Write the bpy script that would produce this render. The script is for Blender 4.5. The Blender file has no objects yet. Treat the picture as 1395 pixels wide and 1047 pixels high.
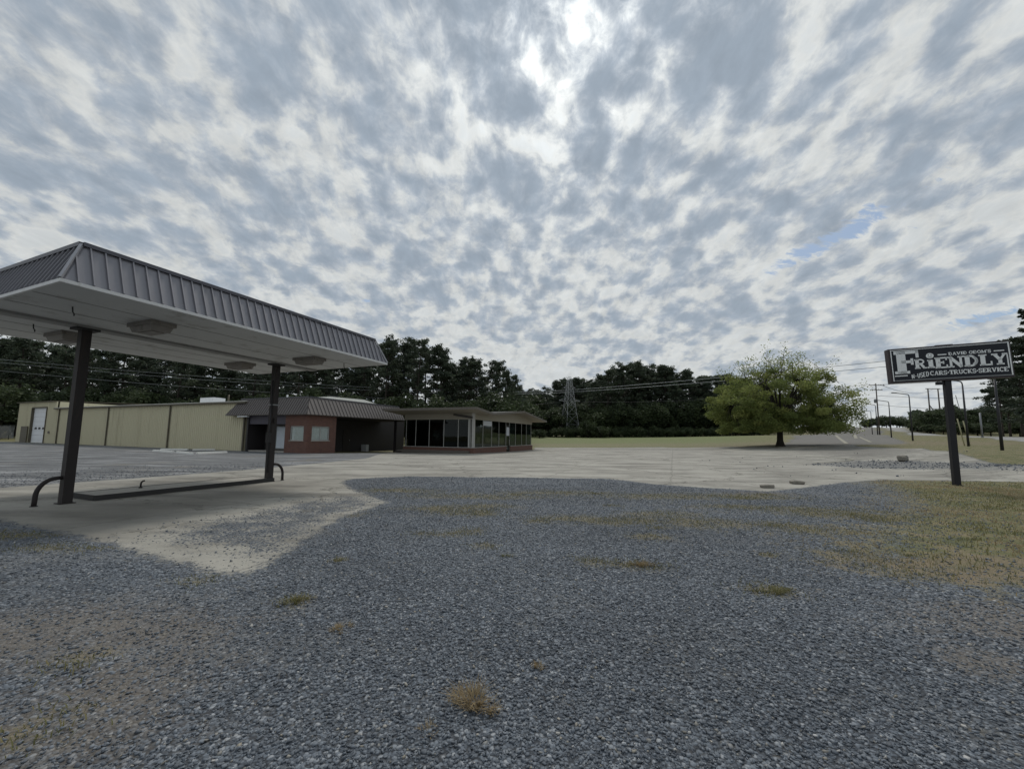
import bpy, math, random
import numpy as np
from mathutils import Vector, Matrix

SC = bpy.context.scene
COL = SC.collection
RAD = math.radians
# ------------------------------------------------------------------ camera
F_PX, CY_PX, PITCH, ROLL = 534.589, 541.883, 0.097, 0.011
PW, PH = 1395.0, 1047.0
EYE = np.array([0.0, 0.0, 1.6])
_cp, _sp = math.cos(PITCH), math.sin(PITCH)
_F = np.array([0, _cp, _sp]); _U0 = np.array([0, -_sp, _cp]); _R0 = np.array([1.0, 0, 0])
_R = math.cos(ROLL) * _R0 + math.sin(ROLL) * _U0
_U = math.cos(ROLL) * _U0 - math.sin(ROLL) * _R0
cam_d = bpy.data.cameras.new('camera')
cam = bpy.data.objects.new('camera', cam_d); COL.objects.link(cam)
cam_d.sensor_fit = 'HORIZONTAL'; cam_d.sensor_width = 36.0
cam_d.lens = F_PX / PW * 36.0
cam_d.shift_y = (CY_PX - PH / 2) / PW
cam_d.clip_start = 0.05; cam_d.clip_end = 6000
m = Matrix.Identity(4)
for i in range(3):
    m[i][0], m[i][1], m[i][2] = _R[i], _U[i], -_F[i]
    m[i][3] = EYE[i]
cam.matrix_world = m
SC.camera = cam

# ------------------------------------------------------------------ sun + sky
SUN_EL, SUN_AZ = 53.0, 8.5       # azimuth measured from +Y towards +X
sund = bpy.data.lights.new('sun', 'SUN'); sun = bpy.data.objects.new('sun', sund); COL.objects.link(sun)
sund.energy = 1.6; sund.angle = RAD(11); sund.color = (1.0, 0.95, 0.87)
se, sa = RAD(SUN_EL), RAD(SUN_AZ)
SUNV = Vector((math.sin(sa) * math.cos(se), math.cos(sa) * math.cos(se), math.sin(se)))
sun.rotation_euler = SUNV.to_track_quat('Z', 'Y').to_euler()
sun.location = SUNV * 60

W = bpy.data.worlds.new('World'); SC.world = W; W.use_nodes = True
SC.view_settings.view_transform = 'Standard'; SC.view_settings.look = 'None'
SC.view_settings.exposure = 0.0; SC.view_settings.gamma = 1.0


class NT:
    """small node-tree writer"""
    def __init__(s, nt):
        s.nt = nt; nt.nodes.clear()

    def n(s, typ, **kw):
        nd = s.nt.nodes.new(typ)
        for k, v in kw.items():
            setattr(nd, k, v)
        return nd

    def put(s, sock, v):
        if isinstance(v, bpy.types.NodeSocket):
            s.nt.links.new(v, sock)
        elif v is not None:
            if isinstance(v, (tuple, list)) and sock.type == 'RGBA' and len(v) == 3:
                v = (*v, 1)
            sock.default_value = v

    def math(s, op, a, b=None, c=None, clamp=False):
        nd = s.n('ShaderNodeMath', operation=op, use_clamp=clamp)
        for i, v in enumerate((a, b, c)):
            if v is not None: s.put(nd.inputs[i], v)
        return nd.outputs[0]

    def vmath(s, op, a, b=None, out=0):
        nd = s.n('ShaderNodeVectorMath', operation=op)
        s.put(nd.inputs[0], a)
        if b is not None: s.put(nd.inputs[1], b)
        return nd.outputs[out]

    def mix(s, f, a, b, blend='MIX', clamp=False):
        nd = s.n('ShaderNodeMix', data_type='RGBA', blend_type=blend, clamp_factor=True)
        s.put(nd.inputs[0], f); s.put(nd.inputs[6], a); s.put(nd.inputs[7], b)
        return nd.outputs[2]

    def noise(s, vec, scale, detail=4, rough=.55, dist=0, out=0, dim='3D'):
        nd = s.n('ShaderNodeTexNoise', noise_dimensions=dim)
        s.put(nd.inputs['Vector'], vec); s.put(nd.inputs['Scale'], scale); s.put(nd.inputs['Detail'], detail)
        s.put(nd.inputs['Roughness'], rough); s.put(nd.inputs['Distortion'], dist)
        return nd.outputs[out]

    def voro(s, vec, scale, feature='F1', rand=1.0, out='Distance', dim='3D'):
        nd = s.n('ShaderNodeTexVoronoi', feature=feature, voronoi_dimensions=dim)
        s.put(nd.inputs['Vector'], vec); s.put(nd.inputs['Scale'], scale); s.put(nd.inputs['Randomness'], rand)
        return nd.outputs[out]

    def ramp(s, f, stops, interp='LINEAR'):
        nd = s.n('ShaderNodeValToRGB'); cr = nd.color_ramp; cr.interpolation = interp
        while len(cr.elements) < len(stops): cr.elements.new(.5)
        for e, (p, c) in zip(cr.elements, stops):
            e.position = p; e.color = (c, c, c, 1) if isinstance(c, (int, float)) else (*c, 1)
        s.put(nd.inputs[0], f)
        return nd.outputs[0]

    def sstep(s, v, lo, hi):
        nd = s.n('ShaderNodeMapRange', interpolation_type='SMOOTHSTEP')
        s.put(nd.inputs[0], v); s.put(nd.inputs[1], lo); s.put(nd.inputs[2], hi)
        return nd.outputs[0]

    def mapping(s, vec, scale=(1, 1, 1), rot=(0, 0, 0), loc=(0, 0, 0)):
        nd = s.n('ShaderNodeMapping')
        s.put(nd.inputs[0], vec); nd.inputs[1].default_value = loc; nd.inputs[2].default_value = rot
        nd.inputs[3].default_value = scale
        return nd.outputs[0]

    def bump(s, h, strength=.5, dist=.02, normal=None):
        nd = s.n('ShaderNodeBump'); s.put(nd.inputs['Height'], h)
        nd.inputs['Strength'].default_value = strength; nd.inputs['Distance'].default_value = dist
        if normal is not None: s.put(nd.inputs['Normal'], normal)
        return nd.outputs[0]


# sky: clear Nishita sky seen through a thin broken sheet of altocumulus
t = NT(W.node_tree)
out = t.n('ShaderNodeOutputWorld'); bg = t.n('ShaderNodeBackground'); bg.inputs[1].default_value = 0.1
sky = t.n('ShaderNodeTexSky', sky_type='NISHITA', sun_disc=False)
sky.sun_elevation = se; sky.sun_rotation = sa
sky.air_density = 1.0; sky.dust_density = 1.5; sky.ozone_density = 1.0
dirv = t.n('ShaderNodeTexCoord').outputs['Generated']
sep = t.n('ShaderNodeSeparateXYZ'); t.put(sep.inputs[0], dirv)
zc = t.math('MAXIMUM', sep.outputs[2], 0.0)
zz = t.math('ADD', zc, 0.34)
cmb = t.n('ShaderNodeCombineXYZ')
t.put(cmb.inputs[0], t.math('DIVIDE', sep.outputs[0], zz)); t.put(cmb.inputs[1], t.math('DIVIDE', sep.outputs[1], zz))
P = cmb.outputs[0]                               # position on the cloud sheet
warp = t.noise(P, 2.4, 2, .5, out=1)
wv = t.vmath('SCALE', t.vmath('SUBTRACT', warp, (0.5, 0.5, 0.5))); wv.node.inputs[3].default_value = 0.22
Pw = t.vmath('ADD', P, wv)
ROT = (0, 0, RAD(-7))
big = t.noise(t.mapping(Pw, (1.0, .75, 1), ROT, (3.1, 4.2, 0)), 4.2, 2, .5)
mid = t.noise(t.mapping(Pw, (1.0, .90, 1), ROT, (7.3, 2.2, 0)), 10.8, 4, .5, .15)
cel = t.voro(t.mapping(t.vmath('ADD', Pw, t.vmath('SCALE', t.noise(P, 9.0, 3, .6, out=1))), (1.0, .95, 1), ROT), 15.0, 'SMOOTH_F1', 1.0)
fine = t.noise(t.mapping(Pw, (1.1, .80, 1), ROT), 26.0, 7, .66, .35)
for l in list(t.nt.links):
    if l.from_node.bl_idname == 'ShaderNodeVectorMath' and l.from_node.operation == 'SCALE' and l.from_node is not wv.node: l.from_node.inputs[3].default_value = .08
th = t.math('ADD', t.math('MULTIPLY', big, .50), t.math('MULTIPLY', mid, .78))
th = t.math('ADD', th, t.math('MULTIPLY', t.math('SUBTRACT', .45, cel), .34))
th = t.math('ADD', th, t.math('MULTIPLY', t.math('SUBTRACT', fine, .5), .40))
# torn strips of clear sky low on the right, where the sheet thins out
tear = None
for cxy, half, ang in (((0.844, 0.965), (0.195, .046), -71), ((1.413, 1.155), (0.089, .045), -66), ((-0.524, 1.368), (.03, .02), 0)):
    sp2 = t.n('ShaderNodeSeparateXYZ'); t.put(sp2.inputs[0], t.mapping(t.vmath('SUBTRACT', P, (cxy[0], cxy[1], 0)), (1, 1, 1), (0, 0, RAD(-ang))))
    e = t.math('ADD', t.math('POWER', t.math('ABSOLUTE', t.math('DIVIDE', sp2.outputs[0], half[0])), 2.0), t.math('POWER', t.math('ABSOLUTE', t.math('DIVIDE', sp2.outputs[1], half[1])), 2.0))
    g_ = t.math('POWER', 2.718, t.math('MULTIPLY', e, -1.0))
    tear = g_ if tear is None else t.math('MAXIMUM', tear, g_)
sdot = t.vmath('DOT_PRODUCT', dirv, tuple(SUNV), out=1)
sd_ = t.math('MAXIMUM', sdot, 0.0)
glow = t.math('POWER', sd_, 45.0)
glow2 = t.math('POWER', sd_, 8.0)
dens = t.sstep(t.math('SUBTRACT', th, t.math('MULTIPLY', t.math('POWER', t.math('SUBTRACT', 1.0, zc), 4.0), .15)), .41, .83)
cloud = t.ramp(dens, [(0.0, (5.9, 6.2, 6.3)), (.12, (6.3, 6.5, 6.45)), (.32, (5.5, 5.8, 5.95)), (.56, (4.35, 4.8, 5.3)), (.80, (3.6, 4.15, 4.8)), (1.0, (3.2, 3.8, 4.5))])
thin = t.math('SUBTRACT', 1.0, dens)
boost = t.math('ADD', 1.0, t.math('MULTIPLY', t.math('MULTIPLY', glow2, .30), t.math('ADD', thin, .10)))
boost = t.math('ADD', boost, t.math('MULTIPLY', glow, t.math('MULTIPLY', t.math('POWER', thin, 2.2), 1.0)))
wisp = t.noise(t.mapping(Pw, (1.4, .7, 1), ROT, (2, 9, 0)), 15, 6, .62, .4)
boost = t.math('MULTIPLY', boost, t.math('ADD', .76, t.math('MULTIPLY', wisp, .48)))
cl2 = t.vmath('SCALE', cloud); t.put(cl2.node.inputs[3], boost)
cl2 = t.mix(t.math('MULTIPLY', t.math('POWER', t.math('SUBTRACT', 1.0, zc), 12.0), .7), cl2, (6.2, 6.6, 6.8))
cover = t.sstep(t.math('ADD', t.math('SUBTRACT', th, t.math('MULTIPLY', tear, .70)), t.math('MULTIPLY', t.math('SUBTRACT', t.noise(t.mapping(P, (1.0, 2.4, 1), (0, 0, RAD(-15)), (4, 1, 0)), 16, 7, .68, .5), .5), 1.5)), -.06, .26)
skyc = t.vmath('SCALE', sky.outputs[0]); skyc.node.inputs[3].default_value = 1.0
t.put(bg.inputs[0], t.mix(cover, t.mix(.6, skyc, (3.3, 4.35, 5.8)), cl2)); t.put(out.inputs[0], bg.outputs[0])


# ------------------------------------------------------------------ helpers
def ray(px, py):
    return _F + (px - PW / 2) / F_PX * _R - (py - CY_PX) / F_PX * _U


def atD(px, py, D):
    d = ray(px, py); return EYE + d * D / d[1]


def onz(px, py, z=0.0):
    d = ray(px, py); return EYE + d * (z - 1.6) / d[2]


def tag(o, label=None, cat=None, group=None, kind=None):
    if label: o['label'] = label
    if cat: o['category'] = cat
    if group: o['group'] = group
    if kind: o['kind'] = kind
    return o


def thing(name, label, cat, loc=(0, 0, 0), rz=0.0, group=None):
    o = bpy.data.objects.new(name, None); COL.objects.link(o)
    o.location = loc; o.rotation_euler = (0, 0, rz); o.empty_display_size = .3
    return tag(o, label, cat, group)


def link(name, me, mat=None, parent=None):
    o = bpy.data.objects.new(name, me); COL.objects.link(o)
    if mat is not None and not me.materials: me.materials.append(mat)
    if parent is not None: o.parent = parent
    return o


def np_mesh(name, V, Q, smooth=False):
    """V (n,3), Q (m,k) with constant k"""
    me = bpy.data.meshes.new(name)
    V = np.ascontiguousarray(V, np.float32); Q = np.ascontiguousarray(Q, np.int32)
    k = Q.shape[1]
    me.vertices.add(len(V)); me.vertices.foreach_set('co', V.ravel())
    me.loops.add(Q.size); me.loops.foreach_set('vertex_index', Q.ravel())
    me.polygons.add(len(Q)); me.polygons.foreach_set('loop_start', np.arange(0, Q.size, k, dtype=np.int32))
    me.polygons.foreach_set('loop_total', np.full(len(Q), k, np.int32))
    if smooth: me.polygons.foreach_set('use_smooth', np.ones(len(Q), bool))
    me.update(calc_edges=True); me.validate()
    return me


class MB:
    def __init__(s): s.v = []; s.f = []; s.sm = []

    def add(s, vs, fs, smooth=False):
        b = len(s.v); s.v += [tuple(map(float, x)) for x in vs]
        s.f += [tuple(b + i for i in f) for f in fs]; s.sm += [smooth] * len(fs)
        return s

    def box(s, x0, x1, y0, y1, z0, z1, bev=0.0):
        if x0 > x1: x0, x1 = x1, x0
        if y0 > y1: y0, y1 = y1, y0
        v = [(x0, y0, z0), (x1, y0, z0), (x1, y1, z0), (x0, y1, z0), (x0, y0, z1), (x1, y0, z1), (x1, y1, z1), (x0, y1, z1)]
        return s.add(v, [(0, 3, 2, 1), (4, 5, 6, 7), (0, 1, 5, 4), (1, 2, 6, 5), (2, 3, 7, 6), (3, 0, 4, 7)])

    def hexa(s, v):
        return s.add(v, [(0, 3, 2, 1), (4, 5, 6, 7), (0, 1, 5, 4), (1, 2, 6, 5), (2, 3, 7, 6), (3, 0, 4, 7)])

    def tube(s, pts, r, n=8, cap=True):
        pts = [np.array(p, float) for p in pts]
        rs = r if isinstance(r, (list, tuple, np.ndarray)) else [r] * len(pts)
        vs = []; fs = []
        up = None
        for i, p in enumerate(pts):
            a = pts[max(i - 1, 0)]; b = pts[min(i + 1, len(pts) - 1)]
            d = b - a; d = d / (np.linalg.norm(d) + 1e-9)
            if up is None:
                up = np.array([0, 0, 1.]) if abs(d[2]) < .9 else np.array([1., 0, 0])
            x = np.cross(up, d); x /= np.linalg.norm(x) + 1e-9; y = np.cross(d, x); up = y
            for k in range(n):
                c = 2 * math.pi * k / n
                vs.append(p + rs[i] * (math.cos(c) * x + math.sin(c) * y))
        for i in range(len(pts) - 1):
            for k in range(n):
                fs.append((i * n + k, i * n + (k + 1) % n, (i + 1) * n + (k + 1) % n, (i + 1) * n + k))
        s.add(vs, fs, True)
        if cap:
            b = len(s.v) - len(vs)
            s.f.append(tuple(b + k for k in reversed(range(n)))); s.sm.append(False)
            e = len(s.v) - n
            s.f.append(tuple(e + k for k in range(n))); s.sm.append(False)
        return s

    def bar(s, a, b, w, h=None):
        """square-section bar from a to b"""
        h = h or w
        a = np.array(a, float); b = np.array(b, float); d = b - a; d /= np.linalg.norm(d)
        up = np.array([0, 0, 1.]) if abs(d[2]) < .95 else np.array([0, 1., 0])
        x = np.cross(d, up); x /= np.linalg.norm(x); y = np.cross(x, d)
        x = x * w / 2; y = y * h / 2
        return s.hexa([a - x - y, a + x - y, a + x + y, a - x + y, b - x - y, b + x - y, b + x + y, b - x + y])

    def prism(s, poly, z0, z1):
        n = len(poly)
        vs = [(x, y, z0) for x, y in poly] + [(x, y, z1) for x, y in poly]
        fs = [tuple(reversed(range(n))), tuple(range(n, 2 * n))] + [(i, (i + 1) % n, n + (i + 1) % n, n + i) for i in range(n)]
        return s.add(vs, fs)

    def build(s, name, mat, parent=None, bevel=0.0):
        me = bpy.data.meshes.new(name); me.from_pydata(s.v, [], s.f); me.update()
        me.polygons.foreach_set('use_smooth', np.array(s.sm, bool))
        o = link(name, me, mat, parent)
        if bevel:
            bm = o.modifiers.new('bevel', 'BEVEL'); bm.width = bevel; bm.segments = 2; bm.limit_method = 'ANGLE'
        return o


# ------------------------------------------------------------------ materials
def mat(name, fn, **kw):
    mt = bpy.data.materials.new(name); mt.use_nodes = True
    t = NT(mt.node_tree); o = t.n('ShaderNodeOutputMaterial'); b = t.n('ShaderNodeBsdfPrincipled')
    t.put(o.inputs[0], b.outputs[0])
    fn(t, b, o)
    return mt


def weathered(name, col, rough=.6, metal=0.0, var=.25, scale=1.5, stain=None, stain_amt=.4, bump=.0, spec=.4, streak=1.0):
    def fn(t, b, o):
        g = t.n('ShaderNodeTexCoord').outputs['Object']
        n1 = t.noise(t.mapping(g, (1, 1, streak)), scale, 6, .65)
        n2 = t.noise(g, scale * 14, 3, .6)
        k = t.math('ADD', t.math('MULTIPLY', n1, .7), t.math('MULTIPLY', n2, .3))
        v = t.math('ADD', 1.0 - var, t.math('MULTIPLY', k, 2 * var))
        c = t.vmath('SCALE', col); t.put(c.node.inputs[3], v)
        if stain:
            n3 = t.noise(t.mapping(g, (1, 1, streak * .4), (0, 0, 0), (5, 3, 1)), scale * 2.3, 7, .7, .3)
            c = t.mix(t.math('MULTIPLY', t.sstep(n3, .52, .72), stain_amt), c, stain)
        t.put(b.inputs['Base Color'], c); t.put(b.inputs['Roughness'], rough); t.put(b.inputs['Metallic'], metal)
        t.put(b.inputs['Specular IOR Level'], spec)
        if bump: t.put(b.inputs['Normal'], t.bump(n2, bump, .01))
    return mat(name, fn)


def brick_fn(t, b, o):
    uv = t.n('ShaderNodeTexCoord').outputs['Object']
    s_ = t.n('ShaderNodeSeparateXYZ'); t.put(s_.inputs[0], uv)
    c_ = t.n('ShaderNodeCombineXYZ'); t.put(c_.inputs[0], t.math('ADD', s_.outputs[0], s_.outputs[1])); t.put(c_.inputs[1], s_.outputs[2])
    br = t.n('ShaderNodeTexBrick'); t.put(br.inputs['Vector'], c_.outputs[0])
    br.inputs['Scale'].default_value = 1.0; br.inputs['Brick Width'].default_value = .21; br.inputs['Row Height'].default_value = .075
    br.inputs['Mortar Size'].default_value = .008; br.inputs['Bias'].default_value = -.1
    br.inputs['Color1'].default_value = (.175, .074, .047, 1); br.inputs['Color2'].default_value = (.090, .042, .031, 1)
    br.inputs['Mortar'].default_value = (.20, .15, .125, 1)
    n = t.noise(uv, 2.0, 5, .6)
    t.put(b.inputs['Base Color'], t.mix(t.math('MULTIPLY', n, .6), br.outputs[0], (.07, .032, .028)))
    b.inputs['Roughness'].default_value = .85
    t.put(b.inputs['Normal'], t.bump(br.outputs['Fac'], -.5, .01))


M = {}
M['brick'] = mat('brick', brick_fn)
M['mansard'] = weathered('mansard_metal', (.225, .224, .245), .42, .3, .16, 1.1, (.16, .155, .16), .5, streak=.3)
M['mansard2'] = weathered('mansard_metal_brown', (.125, .112, .106), .5, .25, .12, .7, streak=.3)
M['cap'] = weathered('cap_metal', (.10, .10, .115), .4, .5, .12)
M['hip'] = weathered('hip_trim', (.34, .34, .36), .4, .5, .15)
M['soffit'] = weathered('soffit_paint', (.57, .575, .57), .65, 0, .16, .7, (.20, .18, .15), .6)
M['fascia'] = weathered('fascia_paint', (.66, .66, .65), .5, 0, .12, 2, (.3, .27, .22), .4)
M['soffit_strip'] = weathered('soffit_strip', (.27, .265, .26), .6, 0, .2, 1.2, (.1, .09, .08), .5)
M['rust'] = weathered('rusty_steel', (.020, .016, .0155), .65, .0, .5, 2.6, (.055, .036, .027), .6, .2, streak=.3)
M['rust_edge'] = weathered('dark_edge_steel', (.034, .033, .033), .7, .1, .4, 3)
M['lightbox'] = weathered('fixture_metal', (.24, .22, .20), .55, .1, .3, 4, (.06, .045, .035), .7)
M['lens'] = weathered('fixture_lens', (.13, .11, .09), .4, 0, .3, 4, (.06, .05, .04), .5)
M['siding'] = weathered('cream_siding', (.55, .515, .365), .5, .05, .07, .5, (.36, .32, .21), .55, streak=.2)
M['siding_trim'] = weathered('brown_trim', (.10, .088, .06), .6, 0, .2)
M['white'] = weathered('white_paint', (.72, .74, .76), .5, 0, .08, 2, (.5, .5, .48), .3)
M['white_roof'] = weathered('pale_roof', (.66, .66, .62), .5, 0, .1, .6, (.4, .38, .33), .4)
M['dark'] = weathered('dark_paint', (.022, .019, .020), .6, 0, .25)
M['lintel'] = weathered('plum_lintel', (.060, .055, .072), .6, 0, .15)
M['frame'] = weathered('aluminium_frame', (.42, .42, .40), .45, .3, .12, 3)
M['frame_dark'] = weathered('dark_frame', (.05, .045, .04), .5, .2, .2)
M['cream'] = weathered('cream_panel', (.30, .278, .225), .6, 0, .10, 1.0, (.28, .25, .2), .35)
M['taupe'] = weathered('roof_fascia', (.125, .112, .095), .6, 0, .12, 1.2)
M['soffit2'] = weathered('pavilion_soffit', (.33, .295, .235), .7, 0, .12, .6)
M['roofing'] = weathered('dark_roofing', (.06, .06, .06), .85, 0, .3, .8)
M['concrete'] = weathered('kerb_concrete', (.34, .325, .29), .85, 0, .22, 2.5, (.16, .15, .13), .6, .3)
M['rock'] = weathered('broken_concrete', (.21, .195, .165), .9, 0, .3, 6, (.1, .09, .07), .5, .5)
M['bumper'] = weathered('white_bumper', (.70, .70, .66), .8, 0, .12, 3, (.4, .38, .33), .5, .2)
M['sign_navy'] = weathered('sign_navy', (.009, .012, .020), .6, 0, .15, 2)
M['sign_rim'] = weathered('sign_rim', (.050, .040, .045), .5, .2, .2, 2)
M['letters'] = weathered('sign_letter_white', (.82, .84, .85), .5, 0, .08, 3, (.6, .61, .62), .4)
M['letters_dim'] = weathered('sign_letter_grey', (.30, .31, .32), .5, 0, .1, 3)
M['pole_black'] = weathered('black_pole', (.017, .017, .021), .5, .2, .3, 2)
M['pole_dark'] = weathered('dark_lamp_pole', (.035, .036, .04), .5, .3, .2)
M['pole_pale'] = weathered('galvanised', (.24, .25, .26), .5, .4, .15)
M['pylon'] = weathered('pylon_steel', (.33, .34, .35), .5, .2, .1)
M['wood'] = weathered('pole_wood', (.095, .082, .07), .85, 0, .3, 2, (.05, .042, .035), .5)
M['wire'] = weathered('wire_dark', (.05, .052, .055), .5, .3, .1)
M['wire_pale'] = weathered('wire_pale', (.34, .36, .38), .45, .4, .1)
M['yellow'] = weathered('yellow_guard', (.38, .36, .22), .5, 0, .1)
M['paintline'] = weathered('road_paint', (.30, .285, .225), .8, 0, .25, 3, (.2, .2, .19), .8)
M['bark'] = weathered('bark', (.030, .025, .020), .95, 0, .4, 3, None, 0, .5)
M['pinebark'] = weathered('pine_bark', (.045, .037, .031), .95, 0, .4, 2, None, 0, .3)
M['blind'] = weathered('window_blind', (.40, .47, .43), .7, 0, .25, 5, (.16, .19, .17), .8)
M['pale_blind'] = weathered('pale_blind', (.50, .55, .62), .6, 0, .12, 2)
M['sheet'] = weathered('white_sheet', (.48, .50, .50), .7, 0, .15, 2)
M['poster'] = weathered('poster', (.50, .53, .56), .6, 0, .2, 18, (.12, .14, .2), .9)
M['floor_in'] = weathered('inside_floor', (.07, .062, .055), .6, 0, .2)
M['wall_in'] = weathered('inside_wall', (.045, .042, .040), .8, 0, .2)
M['fence_metal'] = weathered('fence_metal', (.10, .11, .11), .5, .4, .2)


def glass_fn(t, b, o):
    tr = t.n('ShaderNodeBsdfTransparent'); tr.inputs[0].default_value = (.42, .45, .44, 1)
    gl = t.n('ShaderNodeBsdfGlossy'); gl.inputs['Roughness'].default_value = .02; gl.inputs[0].default_value = (.9, .95, .95, 1)
    fr = t.n('ShaderNodeFresnel'); fr.inputs[0].default_value = 1.5
    mx = t.n('ShaderNodeMixShader'); t.put(mx.inputs[0], t.math('MULTIPLY', fr.outputs[0], .38))
    t.put(mx.inputs[1], tr.outputs[0]); t.put(mx.inputs[2], gl.outputs[0]); t.put(o.inputs[0], mx.outputs[0])


M['glass'] = mat('window_glass', glass_fn)
M['clear'] = weathered('clear_pane', (.9, .95, .93), .05)
_b = [n_ for n_ in M['clear'].node_tree.nodes if n_.type == 'BSDF_PRINCIPLED'][0]; _b.inputs['Alpha'].default_value = .10


def leaf(name, c1, c2, c3, trans=.35, rough=.6):
    """c1..c3 the darker, usual and paler leaf colours of the species; picked per leaf and per tree"""
    def fn(t, b, o):
        inf = t.n('ShaderNodeObjectInfo').outputs['Random']
        at = t.n('ShaderNodeAttribute', attribute_name='tint').outputs['Fac']
        k = t.math('ADD', t.math('MULTIPLY', at, .8), t.math('MULTIPLY', inf, .2))
        c = t.ramp(k, [(0.0, c1), (.5, c2), (1.0, c3)])
        df = t.n('ShaderNodeBsdfPrincipled'); t.put(df.inputs['Base Color'], c); df.inputs['Roughness'].default_value = rough
        df.inputs['Specular IOR Level'].default_value = .25
        tl = t.n('ShaderNodeBsdfTranslucent'); t.put(tl.inputs[0], c)
        mx = t.n('ShaderNodeMixShader'); mx.inputs[0].default_value = trans
        t.put(mx.inputs[1], df.outputs[0]); t.put(mx.inputs[2], tl.outputs[0]); t.put(o.inputs[0], mx.outputs[0])
    return mat(name, fn)


M['pine'] = leaf('pine_needles', (.040, .055, .040), (.062, .082, .055), (.095, .118, .070), .3)
M['oak'] = leaf('oak_leaves', (.108, .142, .045), (.185, .225, .070), (.31, .335, .11), .55)
M['bush'] = leaf('bush_leaves', (.036, .052, .028), (.055, .076, .036), (.085, .11, .05), .3)
M['drygrass'] = leaf('dry_grass_blades', (.22, .165, .095), (.32, .25, .145), (.43, .35, .21), .3, .8)
M['greengrass'] = leaf('grass_blades', (.115, .12, .05), (.17, .165, .07), (.28, .235, .115), .3, .8)

# ------------------------------------------------------------------ terrain
ANG = 1.181                                        # heading of the canopy, office and pavilion
DV = np.array([math.cos(ANG), math.sin(ANG)]); LV = np.array([-DV[1], DV[0]])
_cps = [(0, 0, 0), (-10, 0, 0), (10, 0, 0), (0, 5, 0), (-20, 10, 0), (0, 10, 0), (16.1, 14.4, 0), (-10, 9, 0), (-8, 13.4, 0), (25, 6, 0.0), (-30, 5, 0),
        (0, 20, 0), (-24.4, 35.9, 0), (-16.97, 32.63, 0), (0, 28, 0), (10, 20, 0), (-3.67, 38.28, -.1), (2.9, 54, -.22), (-12, 43, -.28),
        (-45, 40, .05), (-67, 53, .1), (-30, 20, 0), (-60, 25, 0), (16, 22, .0), (28, 40, .25), (12, 45, 0),
        (-150, 150, 2), (-60, 130, 1.5), (-120, 60, .5), (0, 300, 6), (150, 300, 8.5), (300, 300, 10), (300, 100, 5), (150, 20, 2), (-200, 0, 0), (0, -120, 0), (120, -80, 0.5),
        (-200, -120, 0), (-100, 300, 4), (60, 25, .9), (50, 10, .3)]
for px, py, D in [(730, 609, 64), (1000, 608, 64), (1060, 607.5, 58), (1313, 607.7, 38), (1358, 613.4, 30), (1239, 600.3, 60), (1211, 596, 76), (1192.6, 592, 96),
                  (1395, 602.3, 50), (1240, 592.8, 120), (1395, 595.8, 62), (1240, 590.9, 150), (1165, 584.5, 200), (1185, 581.5, 260),
                  (800, 594.6, 122), (950, 594.4, 122), (740, 596, 110), (1085, 592.5, 92), (1130, 591, 130), (0, 598.5, 62), (1185, 586, 130),
                  (1300, 618, 27), (1262, 613.5, 36), (1232, 611, 44), (1400, 634, 19), (1300, 640, 20), (1480, 640, 19.5), (1230, 628, 26)]:
    q = atD(px, py, D); _cps.append(tuple(q))
_cps = np.array(_cps, float)


def _phi(r2): return np.where(r2 > 0, r2 * np.log(r2 + 1e-12) * .5, 0)


_n = len(_cps); _S = 100.0
_X = _cps[:, :2] / _S
_A = np.zeros((_n + 3, _n + 3))
_A[:_n, :_n] = _phi(((_X[:, None] - _X[None]) ** 2).sum(-1)) + np.eye(_n) * 2e-5
_A[:_n, _n] = 1; _A[:_n, _n + 1:] = _X; _A[_n, :_n] = 1; _A[_n + 1:, :_n] = _X.T
_w = np.linalg.solve(_A, np.r_[_cps[:, 2], 0, 0, 0])


def tz(x, y):
    """terrain height"""
    p = np.stack(np.broadcast_arrays(np.asarray(x, float), np.asarray(y, float)), -1)
    r = np.linalg.norm(p, axis=-1, keepdims=True)
    p = p * np.minimum(1.0, 320.0 / np.maximum(r, 1e-6)) / _S
    s = p.shape[:-1]; p = p.reshape(-1, 2); o = np.empty(len(p))
    for i in range(0, len(p), 20000):
        q = p[i:i + 20000]
        o[i:i + 20000] = _phi(((q[:, None] - _X[None]) ** 2).sum(-1)) @ _w[:_n] + _w[_n] + q @ _w[_n + 1:]
    return o.reshape(s) if s else float(o[0])


_Dm = np.geomspace(1.2, 400, 700)


def gpt(px, py):
    """first ground point seen at a photo pixel"""
    d = ray(px, py); P_ = EYE + d * (_Dm / d[1])[:, None]
    h = P_[:, 2] - tz(P_[:, 0], P_[:, 1])
    k = np.where(h < 0)[0]
    i = max(int(k[0]), 1) if len(k) else 560
    f = np.clip(h[i - 1] / (h[i - 1] - h[i] + 1e-9), 0, 1) if len(k) else 0.0
    q = P_[i - 1] * (1 - f) + P_[i] * f
    return np.array([q[0], q[1], tz(q[0], q[1])])


def gD(px, D):
    x = (px - PW / 2) / F_PX * D * 1.004
    return np.array([x, D, tz(x, D)])


def axis(lo, hi, f0, f1, step, far):
    a = list(np.arange(f0, f1 + 1e-6, step))
    s = step
    while a[-1] < hi:
        s = min(s * 1.09, far if a[-1] < 400 else 400); a.append(a[-1] + s)
    s = step
    while a[0] > lo:
        s = min(s * 1.09, far if a[0] > -400 else 400); a.insert(0, a[0] - s)
    return np.array(a)


gx = axis(-2600, 2600, -17, 26, .2, 8); gy = axis(-400, 3000, .6, 22, .2, 6)
GX, GY = np.meshgrid(gx, gy)
GZ = tz(GX, GY)


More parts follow.
